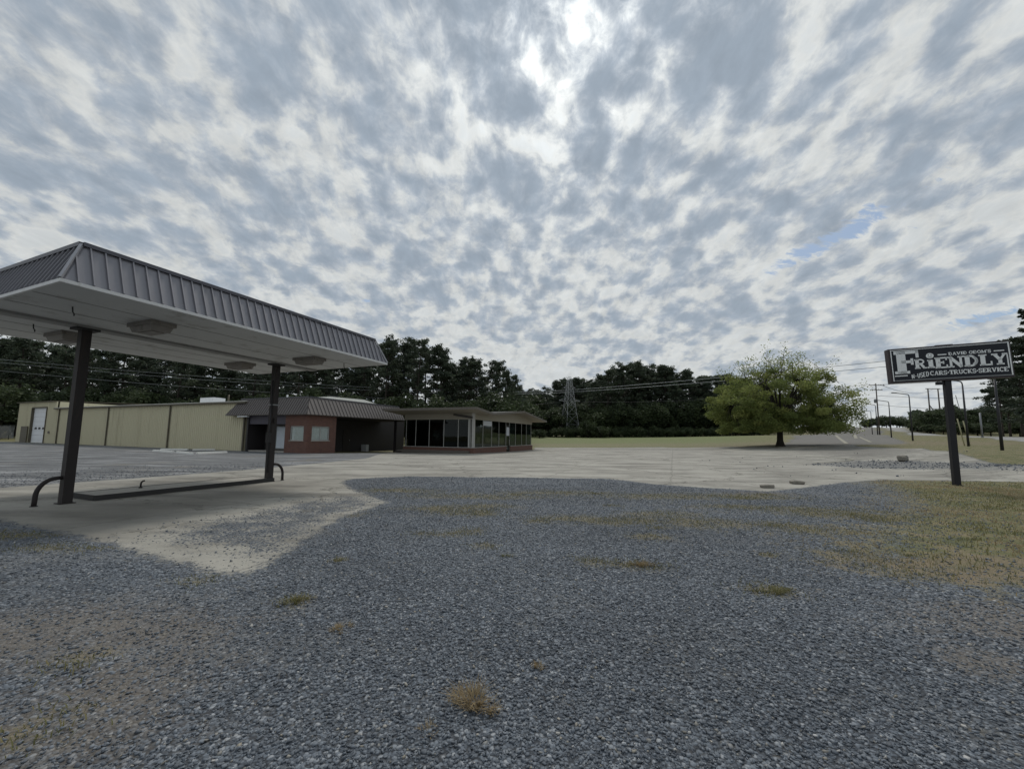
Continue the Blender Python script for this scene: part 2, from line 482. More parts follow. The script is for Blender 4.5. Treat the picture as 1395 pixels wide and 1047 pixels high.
def bil(x, y):
    i = np.clip(np.searchsorted(gx, x) - 1, 0, len(gx) - 2); j = np.clip(np.searchsorted(gy, y) - 1, 0, len(gy) - 2)
    u = (x - gx[i]) / (gx[i + 1] - gx[i]); v = (y - gy[j]) / (gy[j + 1] - gy[j])
    return (GZ[j, i] * (1 - u) + GZ[j, i + 1] * u) * (1 - v) + (GZ[j + 1, i] * (1 - u) + GZ[j + 1, i + 1] * u) * v


def sdist(poly, X, Y):
    """signed distance to polygon, positive inside"""
    poly = np.asarray(poly, float); P = np.stack([X.ravel(), Y.ravel()], 1)
    best = np.full(len(P), 1e18); ins = np.zeros(len(P), bool)
    for a, b in zip(poly, np.roll(poly, -1, 0)):
        e = b - a; tt = np.clip(((P - a) @ e) / (e @ e + 1e-12), 0, 1)
        best = np.minimum(best, ((P - a - tt[:, None] * e) ** 2).sum(1))
        c = ((a[1] > P[:, 1]) != (b[1] > P[:, 1]))
        with np.errstate(divide='ignore', invalid='ignore'):
            xi = a[0] + (P[:, 1] - a[1]) * (b[0] - a[0]) / (b[1] - a[1])
        ins ^= c & (P[:, 0] < xi)
    d = np.sqrt(best); return np.where(ins, d, -d).reshape(X.shape)


def msk(poly, w, X=None, Y=None):
    if X is None: X, Y = GX, GY
    return np.clip(.5 + sdist(poly, X, Y) / (2 * w), 0, 1)


G2 = lambda L: [tuple(gpt(*p)[:2]) for p in L]
D2 = lambda L: [tuple(gD(*p)[:2]) for p in L]
field_edge = D2([(730, 64), (800, 64.5), (900, 65), (1000, 62), (1060, 56.5), (1150, 55), (1232, 44), (1262, 36), (1300, 27), (1400, 19), (1470, 16.5)])
near_edge = G2([(1450, 657), (1395, 656), (1330, 655), (1200, 653), (1140, 658), (1085, 665), (1045, 669), (960, 664), (900, 660), (830, 652), (700, 650), (560, 648.5), (478, 652)])
field_dirt = None
apron_l = G2([(466, 657), (482, 668), (530, 684), (470, 702), (400, 745), (335, 786), (190, 752), (128, 734), (70, 722), (-10, 706)])
ap_far = [(-40., 10.2), (-40., 13.9)] + G2([(0, 664), (100, 657), (200, 650), (330, 640), (420, 632), (500, 624)])
conc_poly = ap_far + [(-12.6, 39.8), (-11.9, 43.3), (-4, 41), (3.4, 55), (3.6, 64)] + field_edge+ near_edge + apron_l
asph_poly = [(-90, 58), (-68, 53.2), (-24.4, 35.9), (-17, 32.6), (-12.6, 39.8)] + G2([(500, 624), (420, 632), (330, 640), (200, 650), (100, 657), (0, 664)]) + [(-40., 14.2), (-70., 16.)]
lot_poly = D2([(1062, 57.5), (1085, 90), (1122, 130), (1142, 200), (1165, 300), (1187, 300), (1190, 200), (1196, 110), (1205, 85), (1232, 54), (1150, 55.5)])
road_poly = D2([(1560, 42), (1395, 50), (1300, 80), (1240, 120), (1212, 180), (1190, 320), (1184, 700), (1192, 700), (1204, 320), (1222, 240), (1252, 150), (1310, 98), (1395, 62), (1560, 52)])
strip_poly = G2([(1110, 633), (1160, 627), (1230, 627), (1290, 629), (1420, 634), (1420, 641), (1290, 638), (1190, 638)])
lawn_poly = G2([(1185, 655), (1260, 657), (1440, 658)]) + [(40., 12.), (40., 5.5)] + G2([(1400, 800), (1330, 790), (1240, 770), (1180, 745), (1215, 715), (1245, 690), (1225, 668)])
lawn2 = G2([(1200, 700), (1290, 700), (1395, 712), (1395, 770), (1290, 765), (1180, 742), (1100, 735), (1130, 715)])
scatter_poly = G2([(160, 738), (250, 712), (360, 690), (470, 672), (520, 676), (535, 685), (475, 702), (420, 745), (365, 778), (320, 770), (240, 752)])
conc = msk(conc_poly, .42); asph = msk(asph_poly, 1.0); lot = msk(lot_poly, 1.0); road = msk(road_poly, .8)
strip = msk(strip_poly, .9); lawn = np.maximum(msk(lawn_poly, 2.2), .62 * msk(lawn2, 1.8)); scat = msk(scatter_poly, .7)
# open grass everywhere beyond the lots
gravel_zone = [(-60., 9.), (-60., -30.), (45., -30.), (45., 5.)] + G2([(1410, 800), (1330, 790), (1240, 770), (1180, 745), (1215, 715), (1245, 690), (1225, 668), (1200, 653)]) + [(10., 30.), (-30., 20.)]
grav = msk(gravel_zone, 1.0)
grass = np.maximum(lawn, 1 - np.maximum.reduce([grav, conc, asph, lot, road]))
# grass patches that have grown through the stone
rng = np.random.default_rng(5)
patches = [(600, 692, 1.0, .32), (660, 690, .9, .34), (655, 697, .35, .25), (620, 697, .8, .3), (600, 727, .6, .2), (640, 724, .3, .2), (735, 710, .35, .25), (780, 706, 1.0, .3), (830, 711, .8, .25), (870, 708, .9, .3),
           (960, 712, 1.4, .45), (905, 700, 1.0, .35), (1000, 690, 1.2, .35), (1045, 803, .32, .18), (870, 768, .3, .15), (890, 770, .3, .12), (885, 731, .45, .2), (650, 676, 2.2, .4), (760, 671, 2.0, .4),
           (900, 676, 2.4, .5), (1020, 676, 2.0, .5), (1090, 694, 1.4, .4), (1150, 700, 1.8, .5), (1120, 722, 1.0, .4), (540, 668, 1.6, .4), (470, 700, .5, .3), (400, 818, .18, .12), (60, 745, .5, .2), (120, 747, .35, .15), (30, 728, .9, .25),
           (1180, 760, .9, .4), (1250, 780, .8, .3), (100, 900, .2, .12), (60, 990, .22, .14), (270, 790, .3, .15)]
for _ in range(22):
    px = float(rng.uniform(450, 1330)); py = float(rng.uniform(668, 770)); k_ = rng.uniform(.05, .22) * (1.6 if py < 720 else 1.0)
    if bool(sdist(conc_poly, *[np.array([c_]) for c_ in gpt(px, py)[:2]])[0] < -.3): patches.append((px, py, k_ * 1.7, k_ * .8))
pat = np.zeros_like(GX)
for px, py, rx, ry in patches:
    q = gpt(px, py); pat = np.maximum(pat, np.exp(-(((GX - q[0]) / rx) ** 2 + ((GY - q[1]) / ry / 1.3) ** 2)) * .70)
pat = pat * (1 - conc)
dirtp = np.zeros_like(GX)
for px, py, rx, ry in [(120, 960, .9, .8), (60, 1000, .8, .5), (250, 860, .7, .5), (80, 860, 1.3, .8), (1330, 780, 1.6, .5), (1395, 850, 1.5, .6), (1260, 765, 1.8, .5), (1040, 672, 1.6, .6), (1380, 770, 1.5, .7), (1350, 900, .5, .3)]:
    q = gpt(px, py); dirtp = np.maximum(dirtp, np.exp(-(((GX - q[0]) / rx) ** 2 + ((GY - q[1]) / ry) ** 2)) * .7)


fe = np.array(field_edge[:6]); dd_ = sdist(list(fe) + [(60, 20), (0, 20)], GX, GY)
dirtp = np.maximum(dirtp, .55 * np.exp(-((dd_ + 9) / 11.0) ** 2) * (GY > 45))
dirtp = np.maximum(dirtp, .60 * np.exp(-(((GX - 36) / 9) ** 2 + ((GY - 62) / 9) ** 2)))


def ground_fn(t, b, o):
    pos = t.n('ShaderNodeNewGeometry').outputs['Position']
    A = lambda n: t.n('ShaderNodeAttribute', attribute_name=n).outputs['Fac']
    n_big = t.noise(pos, .35, 5, .6); n_mid = t.noise(pos, 2.2, 6, .65); n_f = t.noise(pos, 16, 5, .7); n_ff = t.noise(pos, 70, 3, .7)
    edge = t.math('ADD', t.math('MULTIPLY', t.math('SUBTRACT', n_mid, .5), .9), t.math('MULTIPLY', t.math('SUBTRACT', n_f, .5), .9))

    def hard(name, amp=1.0, soft=.10):
        return t.sstep(t.math('ADD', A(name), t.math('MULTIPLY', edge, amp)), .5 - soft, .5 + soft)
    # crushed blue-grey stone
    vc = t.n('ShaderNodeTexVoronoi', feature='F1'); t.put(vc.inputs['Vector'], t.vmath('ADD', pos, t.vmath('SCALE', t.noise(pos, 30, 2, .5, out=1))));
    vc.inputs['Scale'].default_value = 42
    for l in list(t.nt.links):
        if l.to_node == vc and l.to_socket.name == 'Vector': l.from_node.inputs[1].links[0].from_node.inputs[3].default_value = .02
    rnd = t.n('ShaderNodeSeparateColor'); t.put(rnd.inputs[0], vc.outputs['Color'])
    stone = t.ramp(rnd.outputs[0], [(0, (.056, .066, .081)), (.45, (.112, .132, .158)), (.8, (.172, .198, .230)), (1, (.33, .35, .37))])
    gap = t.sstep(vc.outputs['Distance'], .42, .75)
    stone = t.mix(t.math('MULTIPLY', gap, .8), stone, (.022, .025, .030))
    vv = t.vmath('SCALE', stone); t.put(vv.node.inputs[3], t.math('ADD', .55, t.math('MULTIPLY', t.noise(t.mapping(pos, (.5, 1.1, 1), (0, 0, RAD(-25))), .55, 5, .62), .9))); stone = vv
    dust = t.sstep(t.math('ADD', n_big, t.math('MULTIPLY', t.math('SUBTRACT', n_mid, .5), .5)), .50, .72)
    stone = t.mix(t.math('MULTIPLY', dust, .35), stone, (.15, .15, .145))
    # wheel tracks, finer and dustier stone running past the canopy
    trk = t.noise(t.mapping(pos, (.16, 1.0, 1), (0, 0, RAD(-30))), 1.1, 5, .6)
    stone = t.mix(t.math('MULTIPLY', t.math('MULTIPLY', t.sstep(trk, .50, .66), A('m_left')), .55), stone, (.20, .205, .205))
    dirt = t.mix(n_f, (.13, .10, .068), (.27, .21, .145))
    grav = t.mix(t.math('MULTIPLY', hard('m_dirt', 1.3, .35), .62), stone, t.mix(.35, dirt, (.12, .12, .115)))
    # grass
    gcol = t.ramp(t.math('ADD', t.math('MULTIPLY', n_mid, .65), t.math('MULTIPLY', n_f, .35)),
                  [(.34, (.075, .085, .030)), (.46, (.125, .130, .050)), (.54, (.19, .165, .080)), (.64, (.275, .215, .12))])
    lush = t.mix(n_mid, (.095, .13, .040), (.19, .205, .075))
    gcol = t.mix(A('m_lush'), gcol, lush)
    gcol = t.mix(t.math('MULTIPLY', t.sstep(n_ff, .5, .8), .5), gcol, (.07, .062, .03))
    pcol = t.mix(n_mid, (.115, .11, .055), (.29, .235, .145))
    grav = t.mix(t.math('MULTIPLY', hard('m_patch', 1.7, .30), .72), grav, pcol)
    # concrete forecourt
    s1 = t.noise(t.mapping(pos, (.35, 1.0, 1), (0, 0, RAD(8))), .8, 7, .65)
    cc = t.ramp(s1, [(.34, (.165, .156, .135)), (.45, (.255, .243, .212)), (.54, (.325, .312, .274)), (.64, (.39, .373, .327))])
    cc = t.mix(t.math('MULTIPLY', t.sstep(n_mid, .50, .75), .35), cc, (.20, .195, .175))
    cc = t.mix(t.math('MULTIPLY', t.sstep(n_ff, .45, .8), .35), cc, (.18, .175, .16))
    ck = t.n('ShaderNodeTexVoronoi', feature='DISTANCE_TO_EDGE'); t.put(ck.inputs['Vector'], t.vmath('ADD', pos, t.vmath('MULTIPLY', t.noise(pos, .7, 7, .7, out=1), (2.6, 2.6, 0))))
    ck.inputs['Scale'].default_value = .16
    crack = t.math('SUBTRACT', 1.0, t.sstep(ck.outputs['Distance'], .002, .006))
    cc = t.mix(t.math('MULTIPLY', crack, .75), cc, (.07, .065, .05))
    br = t.n('ShaderNodeTexBrick'); t.put(br.inputs['Vector'], t.mapping(t.vmath('ADD', pos, t.vmath('MULTIPLY', t.noise(pos, 1.1, 6, .7, out=1), (.5, .5, 0))), (1, 1, 1), (0, 0, -ANG)))
    br.inputs['Scale'].default_value = 1; br.inputs['Brick Width'].default_value = 6.5; br.inputs['Row Height'].default_value = 4.6; br.offset = 0
    br.inputs['Mortar Size'].default_value = .03
    cc = t.mix(t.math('MULTIPLY', br.outputs['Fac'], .42), cc, (.10, .095, .08))
    oil = t.noise(pos, .9, 3, .6, .6)
    cc = t.mix(t.math('MULTIPLY', t.sstep(oil, .60, .75), .5), cc, (.12, .115, .10))
    cc = t.mix(t.math('MULTIPLY', A('m_canopy_shade'), .62), cc, (.105, .098, .082))
    cc = t.mix(t.math('MULTIPLY', t.sstep(t.math('ADD', A('m_worn'), t.math('MULTIPLY', edge, .9)), .35, .7), .60), cc, t.mix(n_f, (.085, .083, .075), (.16, .152, .135)))
    # loose stone lying over concrete
    lo = t.math('ADD', A('m_scat'), t.math('MULTIPLY', t.math('SUBTRACT', n_mid, .5), 1.5))
    lo = t.math('ADD', lo, t.math('MULTIPLY', t.math('SUBTRACT', t.noise(pos, 22, 3, .6), .5), 2.2))
    cc = t.mix(t.math('MULTIPLY', t.sstep(lo, .78, .98), t.sstep(A('m_scat'), .1, .4)), cc, t.mix(.35, stone, (.05, .055, .06)))
    # asphalt
    s2 = t.noise(t.mapping(pos, (.22, 1.2, 1), (0, 0, RAD(14))), 1.2, 7, .7)
    ac = t.ramp(s2, [(.36, (.085, .089, .094)), (.47, (.140, .145, .150)), (.54, (.20, .206, .21)), (.62, (.32, .325, .33))])
    ac = t.mix(t.math('MULTIPLY', t.sstep(n_ff, .4, .8), .5), ac, (.055, .057, .06))
    ac = t.mix(t.math('MULTIPLY', t.sstep(n_big, .56, .70), .45), ac, (.20, .17, .12))
    lc = t.mix(s1, (.095, .092, .086), (.20, .19, .17))
    rc = t.mix(s1, (.23, .228, .22), (.32, .315, .30))
    col = grav; rgh = .85
    mg = hard('m_grass', 1.6, .22)
    col = t.mix(mg, col, t.mix(t.math('MULTIPLY', hard('m_dirt', 1.2, .3), .8), gcol, t.mix(n_mid, (.15, .115, .075), (.27, .21, .14))))
    col = t.mix(hard('m_asph', .6, .2), col, ac)
    mc = hard('m_conc', .75, .09)
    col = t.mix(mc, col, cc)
    col = t.mix(t.math('MULTIPLY', hard('m_strip', 2.4, .35), .7), col, t.mix(.5, stone, (.10, .10, .095)))
    col = t.mix(hard('m_lot', .5, .1), col, lc)
    col = t.mix(hard('m_road', .3, .1), col, rc)
    t.put(b.inputs['Base Color'], col); b.inputs['Roughness'].default_value = .82; b.inputs['Specular IOR Level'].default_value = .35
    flat = t.math('MAXIMUM', mc, t.math('MAXIMUM', A('m_road'), A('m_lot')))
    h = t.math('ADD', t.math('MULTIPLY', t.math('SUBTRACT', 1.0, vc.outputs['Distance']), 1.0), t.math('MULTIPLY', rnd.outputs[1], .6))
    h = t.math('MULTIPLY', h, t.math('SUBTRACT', 1.0, t.math('MULTIPLY', flat, .93)))
    h = t.math('ADD', h, t.math('MULTIPLY', n_f, .5))
    t.put(b.inputs['Normal'], t.bump(h, .8, .018))


M['ground'] = mat('ground_surface', ground_fn)
# soft canopy shadow painted as a darker tone on the concrete beside the island
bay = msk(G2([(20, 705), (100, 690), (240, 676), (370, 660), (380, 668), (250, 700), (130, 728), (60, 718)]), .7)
worn = np.maximum(msk(D2([(1085, 50), (1180, 54), (1235, 44), (1262, 34), (1230, 27), (1130, 30), (1090, 40)]), 5.0), .75 * msk(D2([(735, 58), (850, 61), (1000, 58), (1060, 52), (960, 50), (800, 52)]), 5.0))
left_m = np.clip(msk([(-60, 9.), (-60, -5), (-4, -5), (-1.2, 1.5), (-3.0, 5.0), (-7.5, 7.6)], 1.6), 0, 1)
lush = msk(D2([(700, 66), (1010, 66), (1040, 125), (700, 125)]), 6.0)
ATT = dict(m_conc=conc, m_asph=asph, m_lot=lot, m_road=road, m_strip=strip, m_grass=grass, m_patch=pat, m_dirt=dirtp, m_scat=scat, m_canopy_shade=bay, m_worn=worn, m_left=left_m, m_lush=lush)
nyy, nxx = GX.shape
idx = np.arange(nyy * nxx).reshape(nyy, nxx)
quads = np.stack([idx[:-1, :-1], idx[:-1, 1:], idx[1:, 1:], idx[1:, :-1]], -1).reshape(-1, 4)
cell = lambda a: ((a[:-1, :-1] + a[1:, 1:] + a[1:, :-1] + a[:-1, 1:]) / 4).ravel()
owner = np.zeros(len(quads), int)
owner[cell(asph) > .5] = 2; owner[cell(conc) > .5] = 1; owner[cell(lot) > .5] = 3; owner[cell(road) > .5] = 4
# small unevenness of the loose stone
un = .012 * (np.sin(GX * 2.1 + 1.3 * np.sin(GY * 1.7)) * np.sin(GY * 2.6 + 1.1 * np.sin(GX * 1.3))) * (1 - conc) * np.clip(1.5 - np.hypot(GX, GY) / 30, 0, 1)
GZ = GZ + un
VV = np.stack([GX, GY, GZ], -1).reshape(-1, 3)
for k, nm in enumerate(['ground', 'pavement', 'side_pavement', 'parking_lot', 'road']):
    q = quads[owner == k]
    used, inv = np.unique(q, return_inverse=True)
    me = np_mesh(nm, VV[used], inv.reshape(q.shape), True)
    for an, arr in ATT.items():
        at = me.attributes.new(an, 'FLOAT', 'POINT'); at.data.foreach_set('value', arr.ravel()[used].astype(np.float32))
    tag(link(nm, me, M['ground']), kind='structure')

# crushed stone as loose chips where the camera can resolve them
SAMP = {k: v for k, v in ATT.items()}


def bil_of(arr, x, y):
    i = np.clip(np.searchsorted(gx, x) - 1, 0, len(gx) - 2); j = np.clip(np.searchsorted(gy, y) - 1, 0, len(gy) - 2)
    u = (x - gx[i]) / (gx[i + 1] - gx[i]); v = (y - gy[j]) / (gy[j + 1] - gy[j])
    return (arr[j, i] * (1 - u) + arr[j, i + 1] * u) * (1 - v) + (arr[j + 1, i] * (1 - u) + arr[j + 1, i + 1] * u) * v


def rotm(rng, n):
    q = rng.normal(size=(n, 4)); q /= np.linalg.norm(q, axis=1, keepdims=True)
    w, x, y, z = q.T
    return np.stack([1 - 2 * (y * y + z * z), 2 * (x * y - z * w), 2 * (x * z + y * w), 2 * (x * y + z * w), 1 - 2 * (x * x + z * z), 2 * (y * z - x * w),
                     2 * (x * z - y * w), 2 * (y * z + x * w), 1 - 2 * (x * x + y * y)], 1).reshape(-1, 3, 3)


def chips(n, r0, r1, smin, smax, rng, keep):
    th = rng.uniform(-1.02, 1.02, n); r = (rng.random(n) * (r1 ** .65 - r0 ** .65) + r0 ** .65) ** (1 / .65)
    x = r * np.sin(th); y = r * np.cos(th)
    k = keep(x, y, rng.random(n) / np.clip((r1 - r) / (r1 * .55), .001, 1)); x = x[k]; y = y[k]; r = r[k]; n = len(x)
    cube = np.array([(-1, -1, -1), (1, -1, -1), (1, 1, -1), (-1, 1, -1), (-1, -1, 1), (1, -1, 1), (1, 1, 1), (-1, 1, 1)], float)
    v = cube[None] * rng.uniform(.35, 1.0, (n, 8, 3))
    s = (smin + (smax - smin) * rng.random(n) ** 2.2) * (1 + r / 20)
    v = v * (s[:, None, None] * np.stack([np.ones(n), rng.uniform(.55, .95, n), rng.uniform(.22, .5, n)], 1)[:, None, :]) * .5
    az = rng.uniform(0, 6.283, n); tl = rng.normal(0, .38, n); tb = rng.normal(0, .38, n)
    ca, sa_ = np.cos(az), np.sin(az)
    vx = v[..., 0]; vy = v[..., 1]; vz = v[..., 2]
    vy, vz = vy * np.cos(tl)[:, None] - vz * np.sin(tl)[:, None], vy * np.sin(tl)[:, None] + vz * np.cos(tl)[:, None]
    vx, vz = vx * np.cos(tb)[:, None] - vz * np.sin(tb)[:, None], vx * np.sin(tb)[:, None] + vz * np.cos(tb)[:, None]
    vx, vy = vx * ca[:, None] - vy * sa_[:, None], vx * sa_[:, None] + vy * ca[:, None]
    zg = bil(x, y)
    V = np.stack([vx + x[:, None], vy + y[:, None], vz + (zg + s * .13)[:, None]], -1).reshape(-1, 3)
    f = np.array([(0, 3, 2, 1), (4, 5, 6, 7), (0, 1, 5, 4), (1, 2, 6, 5), (2, 3, 7, 6), (3, 0, 4, 7)])
    Q = (f[None] + 8 * np.arange(n)[:, None, None]).reshape(-1, 4)
    return V, Q, np.repeat(rng.random(n), 8)


def stone_fn(t, b, o):
    k = t.n('ShaderNodeAttribute', attribute_name='tint').outputs['Fac']
    pos = t.n('ShaderNodeNewGeometry').outputs['Position']
    c = t.ramp(k, [(0, (.078, .090, .107)), (.4, (.126, .147, .174)), (.75, (.175, .201, .233)), (.945, (.235, .260, .290)), (.982, (.30, .27, .21)), (1, (.58, .58, .57))])
    c = t.mix(t.math('MULTIPLY', t.noise(pos, 60, 3, .6), .5), c, (.085, .092, .100))
    vv = t.vmath('SCALE', c); t.put(vv.node.inputs[3], t.math('ADD', .55, t.math('MULTIPLY', t.noise(t.mapping(pos, (.5, 1.1, 1), (0, 0, RAD(-25))), .55, 5, .62), .9))); c = vv
    t.put(b.inputs['Base Color'], c); b.inputs['Roughness'].default_value = .72; b.inputs['Specular IOR Level'].default_value = .4


M['stone'] = mat('stone_chip', stone_fn)
rng = np.random.default_rng(11)


def keep_g(x, y, u):
    c = bil_of(conc, x, y); l = bil_of(lawn, x, y); p = bil_of(pat, x, y); lf = bil_of(left_m, x, y); d = bil_of(dirtp, x, y); s_ = bil_of(scat, x, y)
    pr = np.clip(1 - 1.6 * c, 0, 1) * (1 - .85 * l) * (1 - .6 * p) * (1 - .45 * lf) * (1 - .28 * d)
    pr = np.maximum(pr, .15 * s_)
    return u < pr


parts_ = [chips(270000, 1.2, 26, .0085, .029, rng, keep_g)]


def keep_s(x, y, u): return u < .26 * np.clip(bil_of(strip, x, y) * 1.5 - .3 + .5 * np.sin(x * 1.3 + np.sin(y * 1.9)) * np.sin(y * 1.7), 0, 1)


def rubble(n, x0, x1, y0, y1, smin, smax):
    x = rng.uniform(x0, x1, n); y = rng.uniform(y0, y1, n); k = keep_s(x, y, rng.random(n))
    x = x[k]; y = y[k]; n = len(x)
    cube = np.array([(-1, -1, -1), (1, -1, -1), (1, 1, -1), (-1, 1, -1), (-1, -1, 1), (1, -1, 1), (1, 1, 1), (-1, 1, 1)], float)
    s_ = (smin + (smax - smin) * rng.random(n) ** 3)[:, None, None]
    v = np.einsum('nij,nkj->nki', rotm(rng, n), cube[None] * rng.uniform(.4, 1, (n, 8, 3)) * s_ * .5 * np.array([1, .8, .6]))
    V = v + np.stack([x, y, bil(x, y) + s_[:, 0, 0] * .2], 1)[:, None, :]
    f = np.array([(0, 3, 2, 1), (4, 5, 6, 7), (0, 1, 5, 4), (1, 2, 6, 5), (2, 3, 7, 6), (3, 0, 4, 7)])
    return V.reshape(-1, 3), (f[None] + 8 * np.arange(n)[:, None, None]).reshape(-1, 4), np.repeat(rng.random(n) * .8, 8)


parts_.append(rubble(60000, 12, 45, 17, 34, .02, .11))
off = 0; VS = []; QS = []; TS = []
for V_, Q_, T_ in parts_:
    VS.append(V_); QS.append(Q_ + off); TS.append(T_); off += len(V_)
me = np_mesh('gravel', np.concatenate(VS), np.concatenate(QS))
at = me.attributes.new('tint', 'FLOAT', 'POINT'); at.data.foreach_set('value', np.concatenate(TS).astype(np.float32))
tag(link('gravel', me, M['stone']), 'loose blue grey crushed stone chips covering the lot', 'gravel', kind='stuff')


# grass blades ------------------------------------------------------
def blades(x, y, z, h, rng, lean=.6, w=.006, az=None):
    n = len(x); a = rng.uniform(0, 6.283, n) if az is None else az
    le = rng.uniform(.2, 1, n) * lean * h
    wx, wy = -np.sin(a) * w, np.cos(a) * w
    b0 = np.stack([x - wx, y - wy, z - .01], 1); b1 = np.stack([x + wx, y + wy, z - .01], 1)
    cx, cy = np.cos(a), np.sin(a)
    m0 = np.stack([x + cx * le * .4 - wx * .8, y + cy * le * .4 - wy * .8, z + h * .6], 1); m1 = np.stack([x + cx * le * .4 + wx * .8, y + cy * le * .4 + wy * .8, z + h * .6], 1)
    t0 = np.stack([x + cx * le - wx * .15, y + cy * le - wy * .15, z + h * .95], 1); t1 = np.stack([x + cx * le + wx * .15, y + cy * le + wy * .15, z + h * .95], 1)
    V = np.stack([b0, b1, m1, m0, t1, t0], 1).reshape(-1, 3)
    f = np.array([(0, 1, 2, 3), (3, 2, 4, 5)])
    return V, (f[None] + 6 * np.arange(n)[:, None, None]).reshape(-1, 4), np.repeat(rng.random(n), 6)


def blade_obj(name, V, Q, T, mt, parent=None):
    me = np_mesh(name, V, Q); at = me.attributes.new('tint', 'FLOAT', 'POINT'); at.data.foreach_set('value', T.astype(np.float32))
    return link(name, me, mt, parent)


n = 150000
x = rng.uniform(4, 27, n); y = rng.uniform(3.5, 16.5, n)
g = bil_of(lawn, x, y); nz = np.sin(x * 1.9 + 2 * np.sin(y * .9)) * np.sin(y * 2.3 + np.sin(x * 1.1))
k = (rng.random(n) < np.clip((g * 1.3 - .35 + .45 * nz * g) * .7, 0, 1)) & (bil_of(conc, x, y) < .4)
x, y = x[k], y[k]
V_, Q_, T_ = blades(x, y, bil(x, y), rng.uniform(.015, .065, len(x)), rng, .9, .005)
gm = np.repeat((np.sin(x * 1.1 + np.sin(y * 1.4)) + .4 * np.sin(x * 3.1 - y * 2.0) > .25), 6)
for nm, sel, mt, lb in (('dry_grass', ~gm, 'drygrass', 'thin tan dead grass on the verge by the sign pole'), ('grass', gm, 'greengrass', 'thin olive green grass on the verge by the sign pole')):
    vi = np.where(sel)[0]; mp = -np.ones(len(V_), int); mp[vi] = np.arange(len(vi)); qq = Q_[sel[Q_[:, 0]]]
    tag(blade_obj(nm, V_[vi], mp[qq], T_[vi], M[mt]), lb, 'grass', kind='stuff')
# weeds in the patches between the stones
n = 120000; xs = []; ys = []
for px, py, rx, ry in patches:
    q = gpt(px, py); mm = int(900 * rx * ry * 2) + 60
    xs.append(rng.normal(q[0], rx * .55, mm)); ys.append(rng.normal(q[1], ry * .75, mm))
x = np.concatenate(xs); y = np.concatenate(ys); k = (bil_of(conc, x, y) < .4); x, y = x[k], y[k]
V_, Q_, T_ = blades(x, y, bil(x, y), rng.uniform(.010, .042, len(x)), rng, 1.6, .0035)
tag(blade_obj('weeds', V_, Q_, T_, M['greengrass']), 'thin weeds growing through the crushed stone in patches', 'weeds', kind='stuff')


def tuft(px, py, r, n, h, mt, label, el=.8):
    q = gpt(px, py); k_ = max(6, n // 45); cx = rng.normal(0, r * .42, k_); cy = rng.normal(0, r * .42 * el, k_)
    ci = rng.integers(0, k_, n); x = cx[ci] + rng.normal(0, r * .16, n); y = cy[ci] + rng.normal(0, r * .16 * el, n)
    a = np.arctan2(y, x); d_ = np.hypot(x, y) / r
    V_, Q_, T_ = blades(x, y, np.zeros(n), rng.uniform(.3, 1, n) * h * np.clip(1.15 - .5 * d_, .3, 1), rng, 2.2, .0022, a + rng.normal(0, .9, n))
    o = blade_obj('grass_tuft', V_, Q_, T_, M[mt]); o.location = q
    tag(o, label, 'grass tuft', 'dead grass tufts in the stone')


tuft(645, 958, .145, 420, .085, 'drygrass', 'large straw coloured grass tuft standing alone in the near crushed stone')
tuft(400, 820, .14, 200, .06, 'greengrass', 'small olive grass tuft in the stone below the pale apron tip', .5)
tuft(468, 858, .09, 170, .05, 'drygrass', 'small rusty tan grass tuft nearest the olive one')
tuft(735, 908, .05, 70, .03, 'drygrass', 'tiny tan grass tuft up and right of the large straw tuft')
tuft(584, 1000, .08, 60, .04, 'drygrass', 'sparse wispy tan tuft at the lower edge of the near stone')
tuft(1046, 804, .24, 380, .05, 'greengrass', 'wide flat green grass tuft in the stone right of centre', .4)
tuft(872, 768, .2, 240, .05, 'drygrass', 'wide flat tan grass tuft in the stone left of the green one', .4)

# ------------------------------------------------------------------ canopy
O_C = (-9.945, 8.948, 0.0)
SP, HS, U0, U1, VF, VB, TIN, TH = 4.775, 4.03, -1.574, 6.317, -3.423, 3.139, .301, .806
can = thing('pump_canopy', 'old fuel pump canopy with grey ribbed metal mansard on two rusty posts', 'canopy', O_C, ANG)
MB().box(U0 + .02, U1 - .02, VF + .02, VB - .02, HS, HS + .05).build('soffit', M['soffit'], can)
z0, z1 = HS - .006, HS + .052
for a in ((U0 - .02, U1 + .02, VF - .02, VF + .018), (U0 - .02, U1 + .02, VB - .018, VB + .02), (U0 - .02, U0 + .018, VF + .02, VB - .02), (U1 - .018, U1 + .02, VF + .02, VB - .02)):
    MB().box(*a, z0, z1).build('fascia', M['fascia'], can)
zb, zt = HS + .055, HS + TH
cb = [(U0, VF), (U1, VF), (U1, VB), (U0, VB)]
ct = [(U0 + TIN, VF + TIN), (U1 - TIN, VF + TIN), (U1 - TIN, VB - TIN), (U0 + TIN, VB - TIN)]


